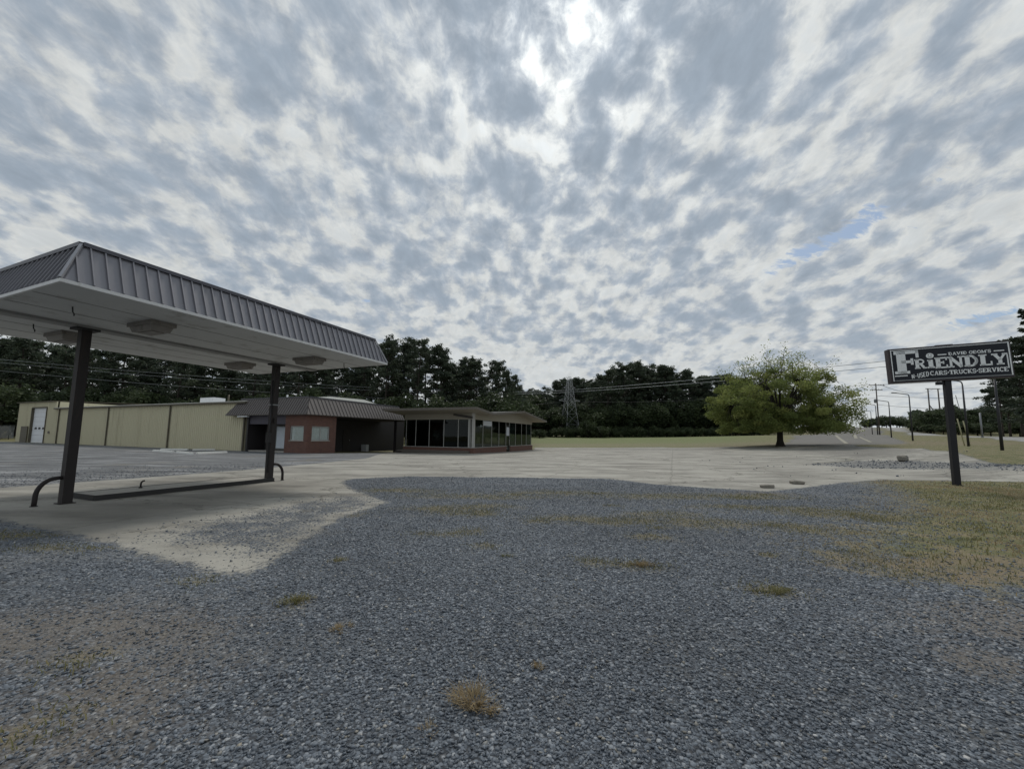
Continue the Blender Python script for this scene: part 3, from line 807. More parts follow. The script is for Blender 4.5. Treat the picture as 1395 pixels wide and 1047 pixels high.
def mansard_side(a, b, ta, tb, zb, zt, step, name, mt, parent, rw=.022, rh=.034, e=.012, rib_first=None):
    """one sloping standing-seam side between bottom edge a-b and top edge ta-tb"""
    a, b, ta, tb = [np.array(q, float) for q in (a, b, ta, tb)]
    d = b - a; L = np.linalg.norm(d); d /= L; inn = np.array([-d[1], d[0]])
    if (ta - a) @ inn < 0: inn = -inn
    A = np.r_[a, zb]; B = np.r_[b, zb]; TA = np.r_[ta, zt]; TB = np.r_[tb, zt]
    m = MB()
    th_ = np.r_[inn * .04, 0]
    m.hexa([A, B, B + th_, A + th_, TA, TB, TB + th_, TA + th_])
    sl = TA - A; sl = sl - (sl[:2] @ d) * np.r_[d, 0]; H = np.linalg.norm(sl); sl /= H
    nrm = np.cross(np.r_[d, 0], sl); nrm = nrm if nrm[:2] @ inn < 0 else -nrm
    la = (ta - a) @ d; lb = L - (tb - a) @ d
    nn = int(L / step)
    for i in range(1, nn + 1):
        s = i * step
        if s > L - .03: break
        f0, f1 = 0.0, 1.0
        if s < la: f1 = s / la
        if L - s < lb: f1 = (L - s) / lb
        if f1 < .06: continue
        p = A + np.r_[d, 0] * s + sl * .0; q = A + np.r_[d, 0] * s + sl * H * (f1 - .02)
        w_ = np.r_[d, 0] * rw / 2; u_ = nrm * rh; ins = -nrm * .01
        m.hexa([p - w_ + ins, p + w_ + ins, p + w_ + u_, p - w_ + u_, q - w_ + ins, q + w_ + ins, q + w_ + u_, q - w_ + u_])
    return m.build(name, mt, parent)


for i in range(4):
    j = (i + 1) % 4
    mansard_side(cb[i], cb[j], ct[i], ct[j], zb, zt, .197, 'roof_panel', M['mansard'], can)
for i in range(4):
    a = np.r_[cb[i], zb]; b = np.r_[ct[i], zt]; o_ = np.array([np.sign(cb[i][0] - 2), np.sign(cb[i][1]), .3]) * .02
    MB().bar(a + o_, b + o_, .04, .04).build('hip_trim', M['hip'], can)
for i in range(4):
    j = (i + 1) % 4
    MB().bar(np.r_[ct[i], zt + .02], np.r_[ct[j], zt + .02], .10, .07).build('cap_trim', M['cap'], can)
MB().box(ct[0][0] + .05, ct[1][0] - .05, ct[0][1] + .05, ct[2][1] - .05, zt - .15, zt - .10).build('roof_deck', M['roofing'], can)
MB().box(U0 + .03, U1 - .03, -.16, .16, HS - .055, HS + .002).build('ridge_beam', M['soffit_strip'], can)
for yy in (-1.15, -2.3, 1.1, 2.1):
    MB().box(U0 + .04, U1 - .04, yy - .012, yy + .012, HS - .006, HS + .002).build('seam_strip', M['soffit_strip'], can)
for ux in (0.0, SP):
    m = MB()
    h = .072
    m.box(ux - h, ux + h, -.014, .014, -.02, HS - .07)              # web
    m.box(ux - h - .014, ux - h, -.095, .095, -.02, HS - .07); m.box(ux + h, ux + h + .014, -.095, .095, -.02, HS - .07)
    m.box(ux - h, ux + h, -.094, -.07, -.02, HS - .07); m.box(ux - h, ux + h, .07, .094, -.02, HS - .07)
    p = m.build('post', M['rust'], can)
    MB().box(ux - .2, ux + .2, -.17, .17, HS - .10, HS - .056).build('cap_plate', M['rust_edge'], p)
    MB().box(ux - .13, ux + .13, -.13, .13, -.03, .02).build('base_plate', M['rust'], p)
p2 = [c for c in can.children if c.name.startswith('post')][-1]
MB().tube([(SP - .12, -.05, .3), (SP - .12, -.05, 3.4)], .018, 6).build('conduit', M['pole_dark'], p2)
MB().box(SP - .20, SP - .087, -.10, .02, 1.30, 1.62).build('switch_box', M['rust_edge'], p2, .01)
MB().box(SP - .05, SP + .05, -.16, -.096, 1.95, 2.12).build('switch_box', M['rust'], p2, .01)
MB().box(SP - .10, SP + .10, -.11, .11, 2.55, 2.59).build('band', M['pole_pale'], p2)
for cx_, cy_ in ((.42, -1.78), (4.58, -1.78), (.18, 1.42), (4.42, 1.35)):
    lf = thing_l = MB()
    lx0, lx1, ly0, ly1 = cx_ - .21, cx_ + .21, cy_ - .42, cy_ + .42
    lf.hexa([(lx0 + .03, ly0 + .05, HS - .20), (lx1 - .03, ly0 + .05, HS - .20), (lx1 - .03, ly1 - .05, HS - .20), (lx0 + .03, ly1 - .05, HS - .20), (lx0, ly0, HS - .09), (lx1, ly0, HS - .09), (lx1, ly1, HS - .09), (lx0, ly1, HS - .09)])
    lf.box(lx0 - .03, lx1 + .03, ly0 - .05, ly1 + .05, HS - .088, HS - .002)
    o = lf.build('light_fixture', M['lightbox'], can)
    MB().box(lx0 + .1, lx1 - .1, ly0 + .16, ly1 - .16, HS - .212, HS - .202).build('lens', M['lens'], o)
for hx, hy in ((-.84, -1.75), (-.54, .88), (5.6, -2.2)):
    MB().tube([(hx, hy, HS + .002), (hx + .01, hy, HS - .10), (hx + .04, hy + .02, HS - .13), (hx + .03, hy, HS - .17)], .012, 5).build('hook', M['rust_edge'], can)

# pump island between the posts
isl = thing('pump_island', 'low concrete pump island with dark steel edge between the canopy posts', 'island', O_C, ANG)
MB().box(.46, SP + .08, -.10, .95, -.02, .115).build('slab', M['concrete'], isl, .012)
m = MB(); m.box(.43, SP + .11, -.135, -.101, -.02, .121); m.box(.425, .459, -.101, .951, -.02, .121); m.box(SP + .081, SP + .115, -.101, .951, -.02, .121); m.box(.43, SP + .11, .951, .985, -.02, .121)
m.build('edging', M['rust_edge'], isl)
pp = thing('pipe_stub', 'short bent rusty pipe sticking up from the pump island', 'pipe', tuple((np.array(O_C[:2]) + DV * 1.62 + LV * .62)) + (.115,), ANG)
MB().tube([(0, 0, -.02), (0, 0, .10), (.01, 0, .15), (.04, 0, .18), (.075, 0, .185)], .022, 8).build('riser', M['rust'], pp)
MB().tube([(0, 0, 0), (0, 0, .03)], .04, 8).build('flange', M['rust_edge'], pp)


def hoop(loc, sgn, label):
    r = thing('hoop_bollard', label, 'bollard', loc, ANG, 'bent pipe hoops beside the canopy posts')
    m = MB(); pts = []
    pts.append((sgn * .36, 0, -.03)); pts.append((sgn * .355, 0, .14))
    for k in range(9):
        a = math.pi / 2 * k / 8
        pts.append((sgn * (.06 + .295 * math.cos(a)), 0, .20 + .37 * math.sin(a)))
    pts.append((sgn * -.05, 0, .575))
    m.tube(pts, .042, 10).build('pipe', M['rust'], r)
    MB().tube([(sgn * .36, 0, -.01), (sgn * .36, 0, .015)], .06, 10).build('collar', M['rust_edge'], r)


q = np.array(O_C[:2]); a = q - DV * .10 + LV * .02; hoop((a[0], a[1], 0), -1, 'bent pipe hoop on the left of the nearer canopy post')
a = q + DV * (SP + .10) - LV * .06; hoop((a[0], a[1], 0), 1, 'bent pipe hoop on the right of the farther canopy post')

# ------------------------------------------------------------------ office + warehouse + pavilion
ROT = ANG


def lz(org, x, y):
    p = np.array(org[:2]) + DV * x + LV * y
    return tz(p[0], p[1]) - org[2]


O_F = (-16.97, 32.63, 0.0)
off_ = thing('brick_office', 'red brick office with brown metal mansard roof and dark open bay', 'office', O_F, ANG)
ZW = 3.35; BL = 2.55; BR = 3.05; DEP = 9.0


def wall_with_window(m, axis, c0, c1, w0, w1, zs, zh, th, z0=-.5):
    """wall along local axis from c0 to c1 with one opening; thickness th goes inward (+)"""
    def bx(a, b, za, zb_):
        if axis == 'y': m.box(0, th, a, b, za, zb_)
        else: m.box(a, b, 0, th, za, zb_)
    bx(c0, w0, z0, ZW); bx(w1, c1, z0, ZW); bx(w0, w1, z0, zs); bx(w0, w1, zh, ZW)


m = MB(); wall_with_window(m, 'y', .25, BL, .35, 1.95, 1.05, 2.25, .25); m.box(0, .25, 0, .25, -.5, ZW)
wl = m.build('brick_wall', M['brick'], off_)
m = MB(); wall_with_window(m, 'x', .25, BR, .50, 2.35, 1.05, 2.25, .25)
m.box(BR - .25, BR, .25, 4.2, -.5, ZW)
m.build('brick_wall', M['brick'], off_)


def office_window(axis, w0, w1, zs, zh, cols):
    m = MB(); d0, d1 = .06, .12

    def bx(a, b, za, zb_, e0=d0, e1=d1, mm=m):
        if axis == 'y': mm.box(e0, e1, a, b, za, zb_)
        else: mm.box(a, b, e0, e1, za, zb_)
    bx(w0, w1, zs, zs + .06); bx(w0, w1, zh - .06, zh); bx(w0, w0 + .06, zs + .06, zh - .06); bx(w1 - .06, w1, zs + .06, zh - .06)
    for c in range(1, cols):
        x_ = w0 + (w1 - w0) * c / cols; bx(x_ - .025, x_ + .025, zs + .06, zh - .06)
    fr = m.build('window', M['frame'], off_)
    g = MB(); bx(w0 + .06, w1 - .06, zs + .06, zh - .06, .085, .091, g); g.build('pane', M['clear'], fr)
    g = MB()
    k = 0
    zz_ = zs + .08
    while zz_ < zh - .08:
        bx(w0 + .07, w1 - .07, zz_, zz_ + .035, .15 + .004 * (k % 3), .158 + .004 * (k % 3), g); zz_ += .047; k += 1
    g.build('blind', M['blind'], fr)
    g = MB()
    bx(w0 - .05, w1 + .05, zs - .06, zs, -.05, .06, g); g.build('sill', M['concrete'], fr)


office_window('y', .35, 1.95, 1.05, 2.25, 1); office_window('x', .50, 2.35, 1.05, 2.25, 2)
# recessed shopfront left of the brick
SY0, SY1 = BL, 7.2
m = MB(); m.box(.06, 1.3, SY0, SY1, 2.42, ZW); m.build('lintel_panel', M['lintel'], off_)
m = MB(); m.box(1.6, 1.8, SY0, SY1 + .2, -.5, ZW); m.box(-.05, 1.6, SY1, SY1 + .2, -.5, ZW); m.build('recess_wall', M['dark'], off_)
m = MB(); m.box(0.10, 1.6, SY0, SY1, -.4, .10); m.build('doorstep', M['concrete'], off_)
m = MB()
for a, b in ((SY0 + .02, SY0 + .08), (SY0 + 1.2, SY0 + 1.28), (SY0 + 2.5, SY0 + 2.58), (SY0 + 3.55, SY0 + 3.63)):
    m.box(1.0, 1.08, a, b, .1, 2.42)
m.box(1.0, 1.08, SY0 + .08, SY0 + 3.55, 2.32, 2.41); m.box(1.0, 1.08, SY0 + .08, SY0 + 3.55, .10, .24)
sf = m.build('shopfront', M['frame_dark'], off_)
MB().box(1.035, 1.043, SY0 + .06, SY0 + 3.57, .2, 2.36).build('pane', M['clear'], sf)
MB().box(1.12, 1.14, SY0 + .1, SY0 + 1.18, .3, 2.25).build('blind', M['pale_blind'], sf)
MB().box(1.12, 1.14, SY0 + 1.3, SY0 + 2.48, .3, 2.2).build('blind', M['pale_blind'], sf)
MB().box(1.12, 1.14, SY0 + 2.6, SY0 + 3.5, .3, 2.2).build('blind', M['pale_blind'], sf)
# dark open bay right of the brick
XB1 = 12.2
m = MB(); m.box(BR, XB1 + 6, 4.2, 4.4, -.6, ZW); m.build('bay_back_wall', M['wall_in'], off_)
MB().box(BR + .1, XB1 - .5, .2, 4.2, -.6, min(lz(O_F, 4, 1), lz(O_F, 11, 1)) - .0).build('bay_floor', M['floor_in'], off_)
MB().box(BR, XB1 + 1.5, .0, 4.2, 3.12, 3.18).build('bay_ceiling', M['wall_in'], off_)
for xx in (5.6, 8.0):
    m = MB(); m.box(xx, xx + 1.0, 4.14, 4.199, -.2, 2.1); d_ = m.build('door', M['frame_dark'], off_)
    MB().box(xx + .85, xx + .9, 4.10, 4.139, .9, 1.05).build('handle', M['frame'], d_)
MB().box(11.3, 11.5, .05, .25, -.6, 3.12).build('bay_post', M['dark'], off_)
m = MB(); m.box(10.4, 10.8, 3.2, 3.9, -.3, .5); m.build('crate', M['sheet'], off_)
# mansard roof of the office
EO, RI = .45, .85
zb_, zt_ = 3.22, 4.72
rb = [(-EO, -EO), (XB1, -EO), (XB1, DEP), (-EO, 9.9)]
RT = [(-EO + RI, -EO + RI), (XB1, -EO + RI), (XB1, DEP), (-EO + RI, 9.9 - RI)]
mansard_side(rb[0], rb[1], RT[0], RT[1], zb_, zt_, .40, 'roof_panel', M['mansard2'], off_, .03, .04)
mansard_side(rb[3], rb[0], RT[3], RT[0], zb_, zt_, .30, 'roof_panel', M['mansard2'], off_, .03, .04)
mansard_side((XB1, 9.9), rb[3], (XB1, 9.9 - RI), RT[3], zb_, zt_, .40, 'roof_panel', M['mansard2'], off_, .03, .04)
m = MB(); m.box(-EO + .02, 0.0, -EO + .02, 9.88, zb_ - .04, zb_ + .01); m.box(0.0, XB1, -EO + .02, 0, zb_ - .04, zb_ + .01); m.build('soffit', M['taupe'], off_)
m = MB()
for p_, q_ in ((RT[0], RT[1]), (RT[3], RT[0])):
    m.bar(np.r_[p_, zt_ + .02], np.r_[q_, zt_ + .02], .12, .08)
m.build('cap_trim', M['cap'], off_)
MB().box(-EO + RI + .06, XB1, -EO + RI + .06, 9.9 - RI - .06, zt_ - .2, zt_ - .12).build('roof_deck', M['white_roof'], off_)
m = MB(); m.add([(5.6, 3.6, 4.6), (13.2, 3.6, 4.6), (13.2, 9.4, 4.6), (5.6, 9.4, 4.6), (5.6, 3.6, 5.35), (10.2, 3.6, 5.45), (13.2, 3.6, 5.0), (5.6, 9.4, 5.35), (10.2, 9.4, 5.45), (13.2, 9.4, 5.0)],
                [(0, 1, 6, 5, 4), (2, 3, 7, 8, 9), (0, 4, 7, 3), (1, 2, 9, 6), (4, 5, 8, 7), (5, 6, 9, 8)])
m.build('upper_roof', M['white_roof'], off_)
MB().tube([(.9, 3.7, 4.6), (.9, 3.7, 5.05)], .07, 8).build('vent_pipe', M['white'], off_)
MB().box(-.44, -.2, 6.9, 8.2, 3.05, 3.13).build('lamp_tube', M['white'], off_)

# warehouse: its long face runs left of the office
O_W = (-24.42, 35.93, 0.0)
wh = thing('metal_warehouse', 'long low cream metal warehouse with white roll up door at its far end', 'warehouse', O_W, ANG)


def ribbed_wall(y0, y1, zb0, zt0, x=0.0, step=.30):
    m = MB(); m.box(x + .056, x + .17, y0, y1, zb0, zt0)
    y = y0 + step / 2
    while y < y1 - .05:
        m.hexa([(x, y - .02, zb0 + .02), (x + .055, y - .06, zb0 + .02), (x + .055, y + .06, zb0 + .02), (x, y + .02, zb0 + .02),
                (x, y - .02, zt0 - .02), (x + .055, y - .06, zt0 - .02), (x + .055, y + .06, zt0 - .02), (x, y + .02, zt0 - .02)])
        y += step
    return m


WY = [0.0, 11.5, 23.3, 34.8, 36.0, 46.4]
HL = 4.45; HH = 5.35
for a, b in ((WY[0], WY[1]), (WY[1], WY[2]), (WY[2], WY[3]), (WY[3], WY[4])):
    ribbed_wall(a, b, -.4, HL).build('wall', M['siding'], wh)
DY0, DY1, DH = 38.4, 42.4, 4.6
ribbed_wall(WY[4], DY0 - .12, -.4, HH).build('wall', M['siding'], wh)
ribbed_wall(DY1 + .12, WY[5], -.4, HH).build('wall', M['siding'], wh)
ribbed_wall(DY0 - .12, DY1 + .12, DH + .12, HH).build('wall', M['siding'], wh)
for y in (WY[1], WY[2], WY[3]):
    MB().box(-.10, -.001, y - .06, y + .06, .02, HL - .1).build('downspout', M['siding_trim'], wh)
# gutter, roofs
MB().box(-.22, .02, -.15, WY[4] - .1, HL - .10, HL + .05).build('gutter', M['siding_trim'], wh)
m = MB(); m.hexa([(-.12, -.1, HL + .052), (14, -.1, HL + 1.25), (14, WY[4], HL + 1.25), (-.12, WY[4], HL + .052), (-.12, -.1, HL + .11), (14, -.1, HL + 1.31), (14, WY[4], HL + 1.31), (-.12, WY[4], HL + .11)])
m.build('roof', M['white_roof'], wh)
m = MB(); m.hexa([(-.2, WY[4], HH + .0), (14, WY[4], HH + .5), (14, WY[5] + .15, HH + .5), (-.2, WY[5] + .15, HH), (-.2, WY[4], HH + .08), (14, WY[4], HH + .6), (14, WY[5] + .15, HH + .6), (-.2, WY[5] + .15, HH + .08)])
m.build('roof', M['siding_trim'], wh)
m = MB(); m.box(.16, 14, -.02, .12, -.4, HL); m.box(.16, 14, WY[5] - .12, WY[5], -.4, HH); m.box(.3, 14, WY[4] - .12, WY[4], HL - .2, HH - .02); m.box(13.9, 14, 0, WY[5], -.4, HL + 1)
m.build('end_wall', M['siding'], wh)
MB().box(-.06, .02, -.06, .12, -.2, HL - .12).build('corner_trim', M['siding_trim'], wh)
# roll up door in a deep dark jamb
m = MB(); m.box(-.03, .6, DY0 - .12, DY0, -.3, DH); m.box(-.03, .6, DY1, DY1 + .12, -.3, DH); m.box(-.03, .6, DY0, DY1, DH, DH + .12)
m.build('door_jamb', M['siding_trim'], wh)
m = MB()
for i in range(8):
    m.box(.22 + .004 * (i % 2), .27, DY0 + .01, DY1 - .01, -.1 + i * .59, -.1 + i * .59 + .575)
dr = m.build('roll_up_door', M['white'], wh)
for i in range(3):
    MB().box(.195, .2195, DY0 + .65 + i * 1.05, DY0 + 1.2 + i * 1.05, 1.82, 2.08).build('pane', M['dark'], dr)
MB().box(-.10, -.001, DY1 + .45, DY1 + 2.3, 0, 2.2).build('board_stack', M['siding_trim'], wh)
MB().box(-.07, -.001, 36.9, 37.2, 1.3, 1.6).build('meter_box', M['taupe'], wh)
# unit on the roof
hv = MB(); hv.box(5, 6.4, 13.4, 15.8, 5.1, 5.72)
u_ = hv.build('roof_unit', M['white'], wh, .03)
MB().box(5.3, 6.2, 13.7, 15.5, 5.725, 5.78).build('grille', M['pole_pale'], u_)
MB().tube([(6, 12.2, 5.0), (6, 12.2, 6.1)], .09, 8).build('flue', M['siding_trim'], wh)

# glass pavilion with folded roof
O_P = (-3.67, 38.28, -.1)
pv = thing('glass_pavilion', 'glass walled showroom with folded tan roof and brick plinth', 'showroom', O_P, ANG)
LEFT, RIGHT = 8.3, 17.2
GT = 3.30; SILL = .52
LM = [0.0, .42, 1.8, 3.45, 5.2, 6.85, 8.05]
RM = [0.0, .28, 2.2, 4.3, 6.2, 8.2, 9.25, 11.2, 13.3, 15.05, 16.9]
m = MB(); m.box(0, .3, .3, LEFT, -.7, SILL); m.build('plinth', M['brick'], pv)
m = MB(); m.box(0, 8.15, 0, .3, -.7, SILL); m.build('plinth', M['brick'], pv)
m = MB(); m.box(9.3, RIGHT, 0, .3, -.9, SILL); m.build('plinth', M['brick'], pv)
MB().box(-.22, -.001, .4, LEFT, -.6, .22).build('ledge', M['taupe'], pv)
MB().box(-.04, .34, -.04, LEFT, SILL, SILL + .05).build('sill', M['frame'], pv)
m = MB(); m.box(.341, 8.15, -.04, .34, SILL, SILL + .05); m.box(9.3, RIGHT, -.04, .34, SILL, SILL + .05); m.build('sill', M['frame'], pv)
for y in LM[1:]:
    MB().box(.10, .17, y - .028, y + .028, SILL + .05, GT).build('mullion', M['frame'], pv)
for x_ in RM[1:]:
    MB().box(x_ - .028, x_ + .028, .10, .17, (SILL + .05) if x_ not in (8.2, 9.25) else -.5, GT).build('mullion', M['frame'], pv)
MB().box(-.02, .22, -.02, .22, SILL + .05, 3.9).build('corner_post', M['frame'], pv)
MB().box(.06, .2, .5, .66, SILL + .05, GT).build('corner_post', M['frame'], pv)
MB().box(.13, .137, .18, LEFT - .1, SILL + .05, GT).build('pane', M['glass'], pv)
m = MB(); m.box(.18, 8.15, .13, .137, SILL + .05, GT); m.box(9.3, RIGHT - .1, .13, .137, SILL + .05, GT); m.build('pane', M['glass'], pv)
m = MB(); m.box(8.27, 9.18, .125, .145, -.45, 2.9); dd = m.build('door', M['glass'], pv)
m = MB(); m.box(8.232, 8.30, .09, .18, -.45, 2.98); m.box(9.15, 9.218, .09, .18, -.45, 2.98); m.box(8.30, 9.15, .09, .18, 2.9, 2.98); m.box(8.30, 9.15, .09, .18, -.45, -.35); m.build('door_frame', M['frame_dark'], dd)
MB().tube([(9.05, .05, .6), (9.05, .05, 1.3)], .02, 6).build('handle', M['frame'], dd)
MB().box(8.32, 9.12, .10, .118, 1.75, 2.75).build('notice', M['poster'], dd)
MB().box(8.1, 9.4, -.9, 0, -.9, -.33).build('doorstep', M['concrete'], pv)
MB().box(2.25, 4.25, .09, .118, 2.75, 3.25).build('window_sign', M['poster'], pv)
MB().box(9.36, 11.1, .16, .18, SILL + .06, GT - .04).build('window_sheet', M['sheet'], pv)
MB().box(15.12, 16.8, .16, .18, SILL + .06, GT - .04).build('window_sheet', M['sheet'], pv)
MB().box(RIGHT - .3, RIGHT, .3, .9, -.9, 3.5).build('end_pier', M['cream'], pv)
# cream band above the glass, up to the folded roof
FOLD = [(-2.3, 4.32), (1.3, 3.98), (10.0, 4.72), (18.9, 3.90)]
TK = .20


def roofz(u):
    xs = [p[0] for p in FOLD]; zs = [p[1] for p in FOLD]
    return float(np.interp(u, xs, zs))


m = MB()
us = [0.0, 1.3, 10.0, RIGHT]
for a, b in zip(us, us[1:]):
    m.hexa([(a, .08, GT), (b, .08, GT), (b, .24, GT), (a, .24, GT), (a, .08, roofz(a) - TK), (b, .08, roofz(b) - TK), (b, .24, roofz(b) - TK), (a, .24, roofz(a) - TK)])
m.build('clerestory_panel', M['cream'], pv)
MB().box(.08, .24, .241, LEFT, GT, roofz(.15) - TK).build('clerestory_panel', M['cream'], pv)
MB().box(RIGHT - .2, RIGHT - .02, .241, 9.5, 2.4, roofz(RIGHT) - TK).build('clerestory_panel', M['cream'], pv)
VR, VL = -1.5, 9.2
m = MB(); sfm = MB()
for (a, za), (b, zb2) in zip(FOLD, FOLD[1:]):
    m.hexa([(a, VR + .05, za - TK + .05), (b, VR + .05, zb2 - TK + .05), (b, VL, zb2 - TK + .05), (a, VL, za - TK + .05), (a, VR + .05, za - .03), (b, VR + .05, zb2 - .03), (b, VL, zb2 - .03), (a, VL, za - .03)])
    sfm.hexa([(a, VR + .05, za - TK), (b, VR + .05, zb2 - TK), (b, VL, zb2 - TK), (a, VL, za - TK), (a, VR + .05, za - TK + .045), (b, VR + .05, zb2 - TK + .045), (b, VL, zb2 - TK + .045), (a, VL, za - TK + .045)])
rf = m.build('roof', M['roofing'], pv); sfm.build('soffit', M['soffit2'], rf)
for (a, za), (b, zb2) in zip(FOLD, FOLD[1:]):
    f_ = MB(); f_.hexa([(a, VR, za - TK - .02), (b, VR, zb2 - TK - .02), (b, VR + .048, zb2 - TK - .02), (a, VR + .048, za - TK - .02), (a, VR, za), (b, VR, zb2), (b, VR + .048, zb2), (a, VR + .048, za)])
    f_.build('fascia', M['taupe'], rf)
MB().box(-2.35, -2.302, VR, VL, FOLD[0][1] - TK - .02, FOLD[0][1]).build('fascia', M['taupe'], rf)
MB().box(18.902, 18.95, VR, VL, FOLD[-1][1] - TK - .02, FOLD[-1][1]).build('fascia', M['fascia'], rf)  # far end coloured paler than the other fascias to paint in sunlight
m = MB(); m.bar((-.02, 2.3, roofz(0) - TK - .12), (-.02, .15, GT + .16), .10, .20); m.build('rafter', M['frame_dark'], pv)
# inside
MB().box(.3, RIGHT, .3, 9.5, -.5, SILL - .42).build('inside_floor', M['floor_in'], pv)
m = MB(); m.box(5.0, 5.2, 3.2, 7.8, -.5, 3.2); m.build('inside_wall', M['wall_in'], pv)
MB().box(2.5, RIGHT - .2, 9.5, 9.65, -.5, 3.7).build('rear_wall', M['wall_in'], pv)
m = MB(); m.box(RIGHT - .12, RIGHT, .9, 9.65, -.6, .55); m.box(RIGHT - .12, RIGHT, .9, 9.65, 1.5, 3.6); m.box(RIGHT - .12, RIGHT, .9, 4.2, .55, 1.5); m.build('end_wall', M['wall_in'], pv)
MB().box(1.6, 2.6, 1.4, 2.2, .10, .82).build('counter', M['frame_dark'], pv)
MB().box(3.2, 3.7, 3.4, 3.9, .10, .6).build('stool', M['frame_dark'], pv)

# ------------------------------------------------------------------ roadside sign
O_S = np.array([16.141, 14.433, 0.0]); O_S[2] = tz(O_S[0], O_S[1])
SANG = math.atan2(13.73 - 14.95, 17.48 - 14.28)
sg = thing('roadside_sign', 'navy roadside sign board with white slab lettering on a black pole', 'sign', tuple(O_S), SANG)
SW, SH, SZ = 3.42, 1.325, 3.82
CXO = .03                                       # the board is not centred on its pole
MB().box(-.09, .09, -.09, .09, -.3, SZ).build('pole', M['pole_black'], sg, .01)
bd = MB().box(-SW / 2 + CXO, SW / 2 + CXO, -.14, .14, SZ, SZ + SH).build('board', M['sign_rim'], sg, .015)
BT = -.030
bd.rotation_euler = (0, BT, 0); bd.location = (-(SZ + SH / 2) * math.sin(BT), 0, (SZ + SH / 2) * (1 - math.cos(BT)))
MB().box(-SW / 2 + .05 + CXO, SW / 2 - .05 + CXO, -.148, -.1402, SZ + .05, SZ + SH - .05).build('face_panel', M['sign_navy'], bd)
MB().box(-.22, .26, -.05, .05, SZ + SH, SZ + SH + .035).build('top_plate', M['sign_rim'], bd)
m = MB(); m.box(-.30, -.112, -.06, .06, SZ - .14, SZ - .03); m.build('bracket', M['pole_black'], sg)

YF = -.152


class Ink:
    def __init__(s): s.m = MB()

    def P(s, X, Z):
        return (X, Z)

    def poly(s, pts, ya=YF, yb=-.1482):
        n = len(pts)
        vs = [(x, ya, z) for x, z in pts] + [(x, yb, z) for x, z in pts]
        s.m.add(vs, [tuple(range(n)), tuple(reversed(range(n, 2 * n)))] + [(i, n + i, n + (i + 1) % n, (i + 1) % n) for i in range(n)])

    def ribbon(s, pts, ws):
        """thick polyline made of quads joined at mitred corners"""
        pts = [np.array(p, float) for p in pts]; L = []; R_ = []
        for i, p in enumerate(pts):
            d = pts[min(i + 1, len(pts) - 1)] - pts[max(i - 1, 0)]; d /= np.linalg.norm(d) + 1e-9
            nn = np.array([-d[1], d[0]]); w = ws[i] if isinstance(ws, (list, tuple)) else ws
            L.append(p + nn * w / 2); R_.append(p - nn * w / 2)
        for i in range(len(pts) - 1):
            s.poly([L[i], R_[i], R_[i + 1], L[i + 1]])


def arc(cx, cy, rx, ry, a0, a1, n=10):
    return [(cx + rx * math.cos(RAD(a0 + (a1 - a0) * k / n)), cy + ry * math.sin(RAD(a0 + (a1 - a0) * k / n))) for k in range(n + 1)]


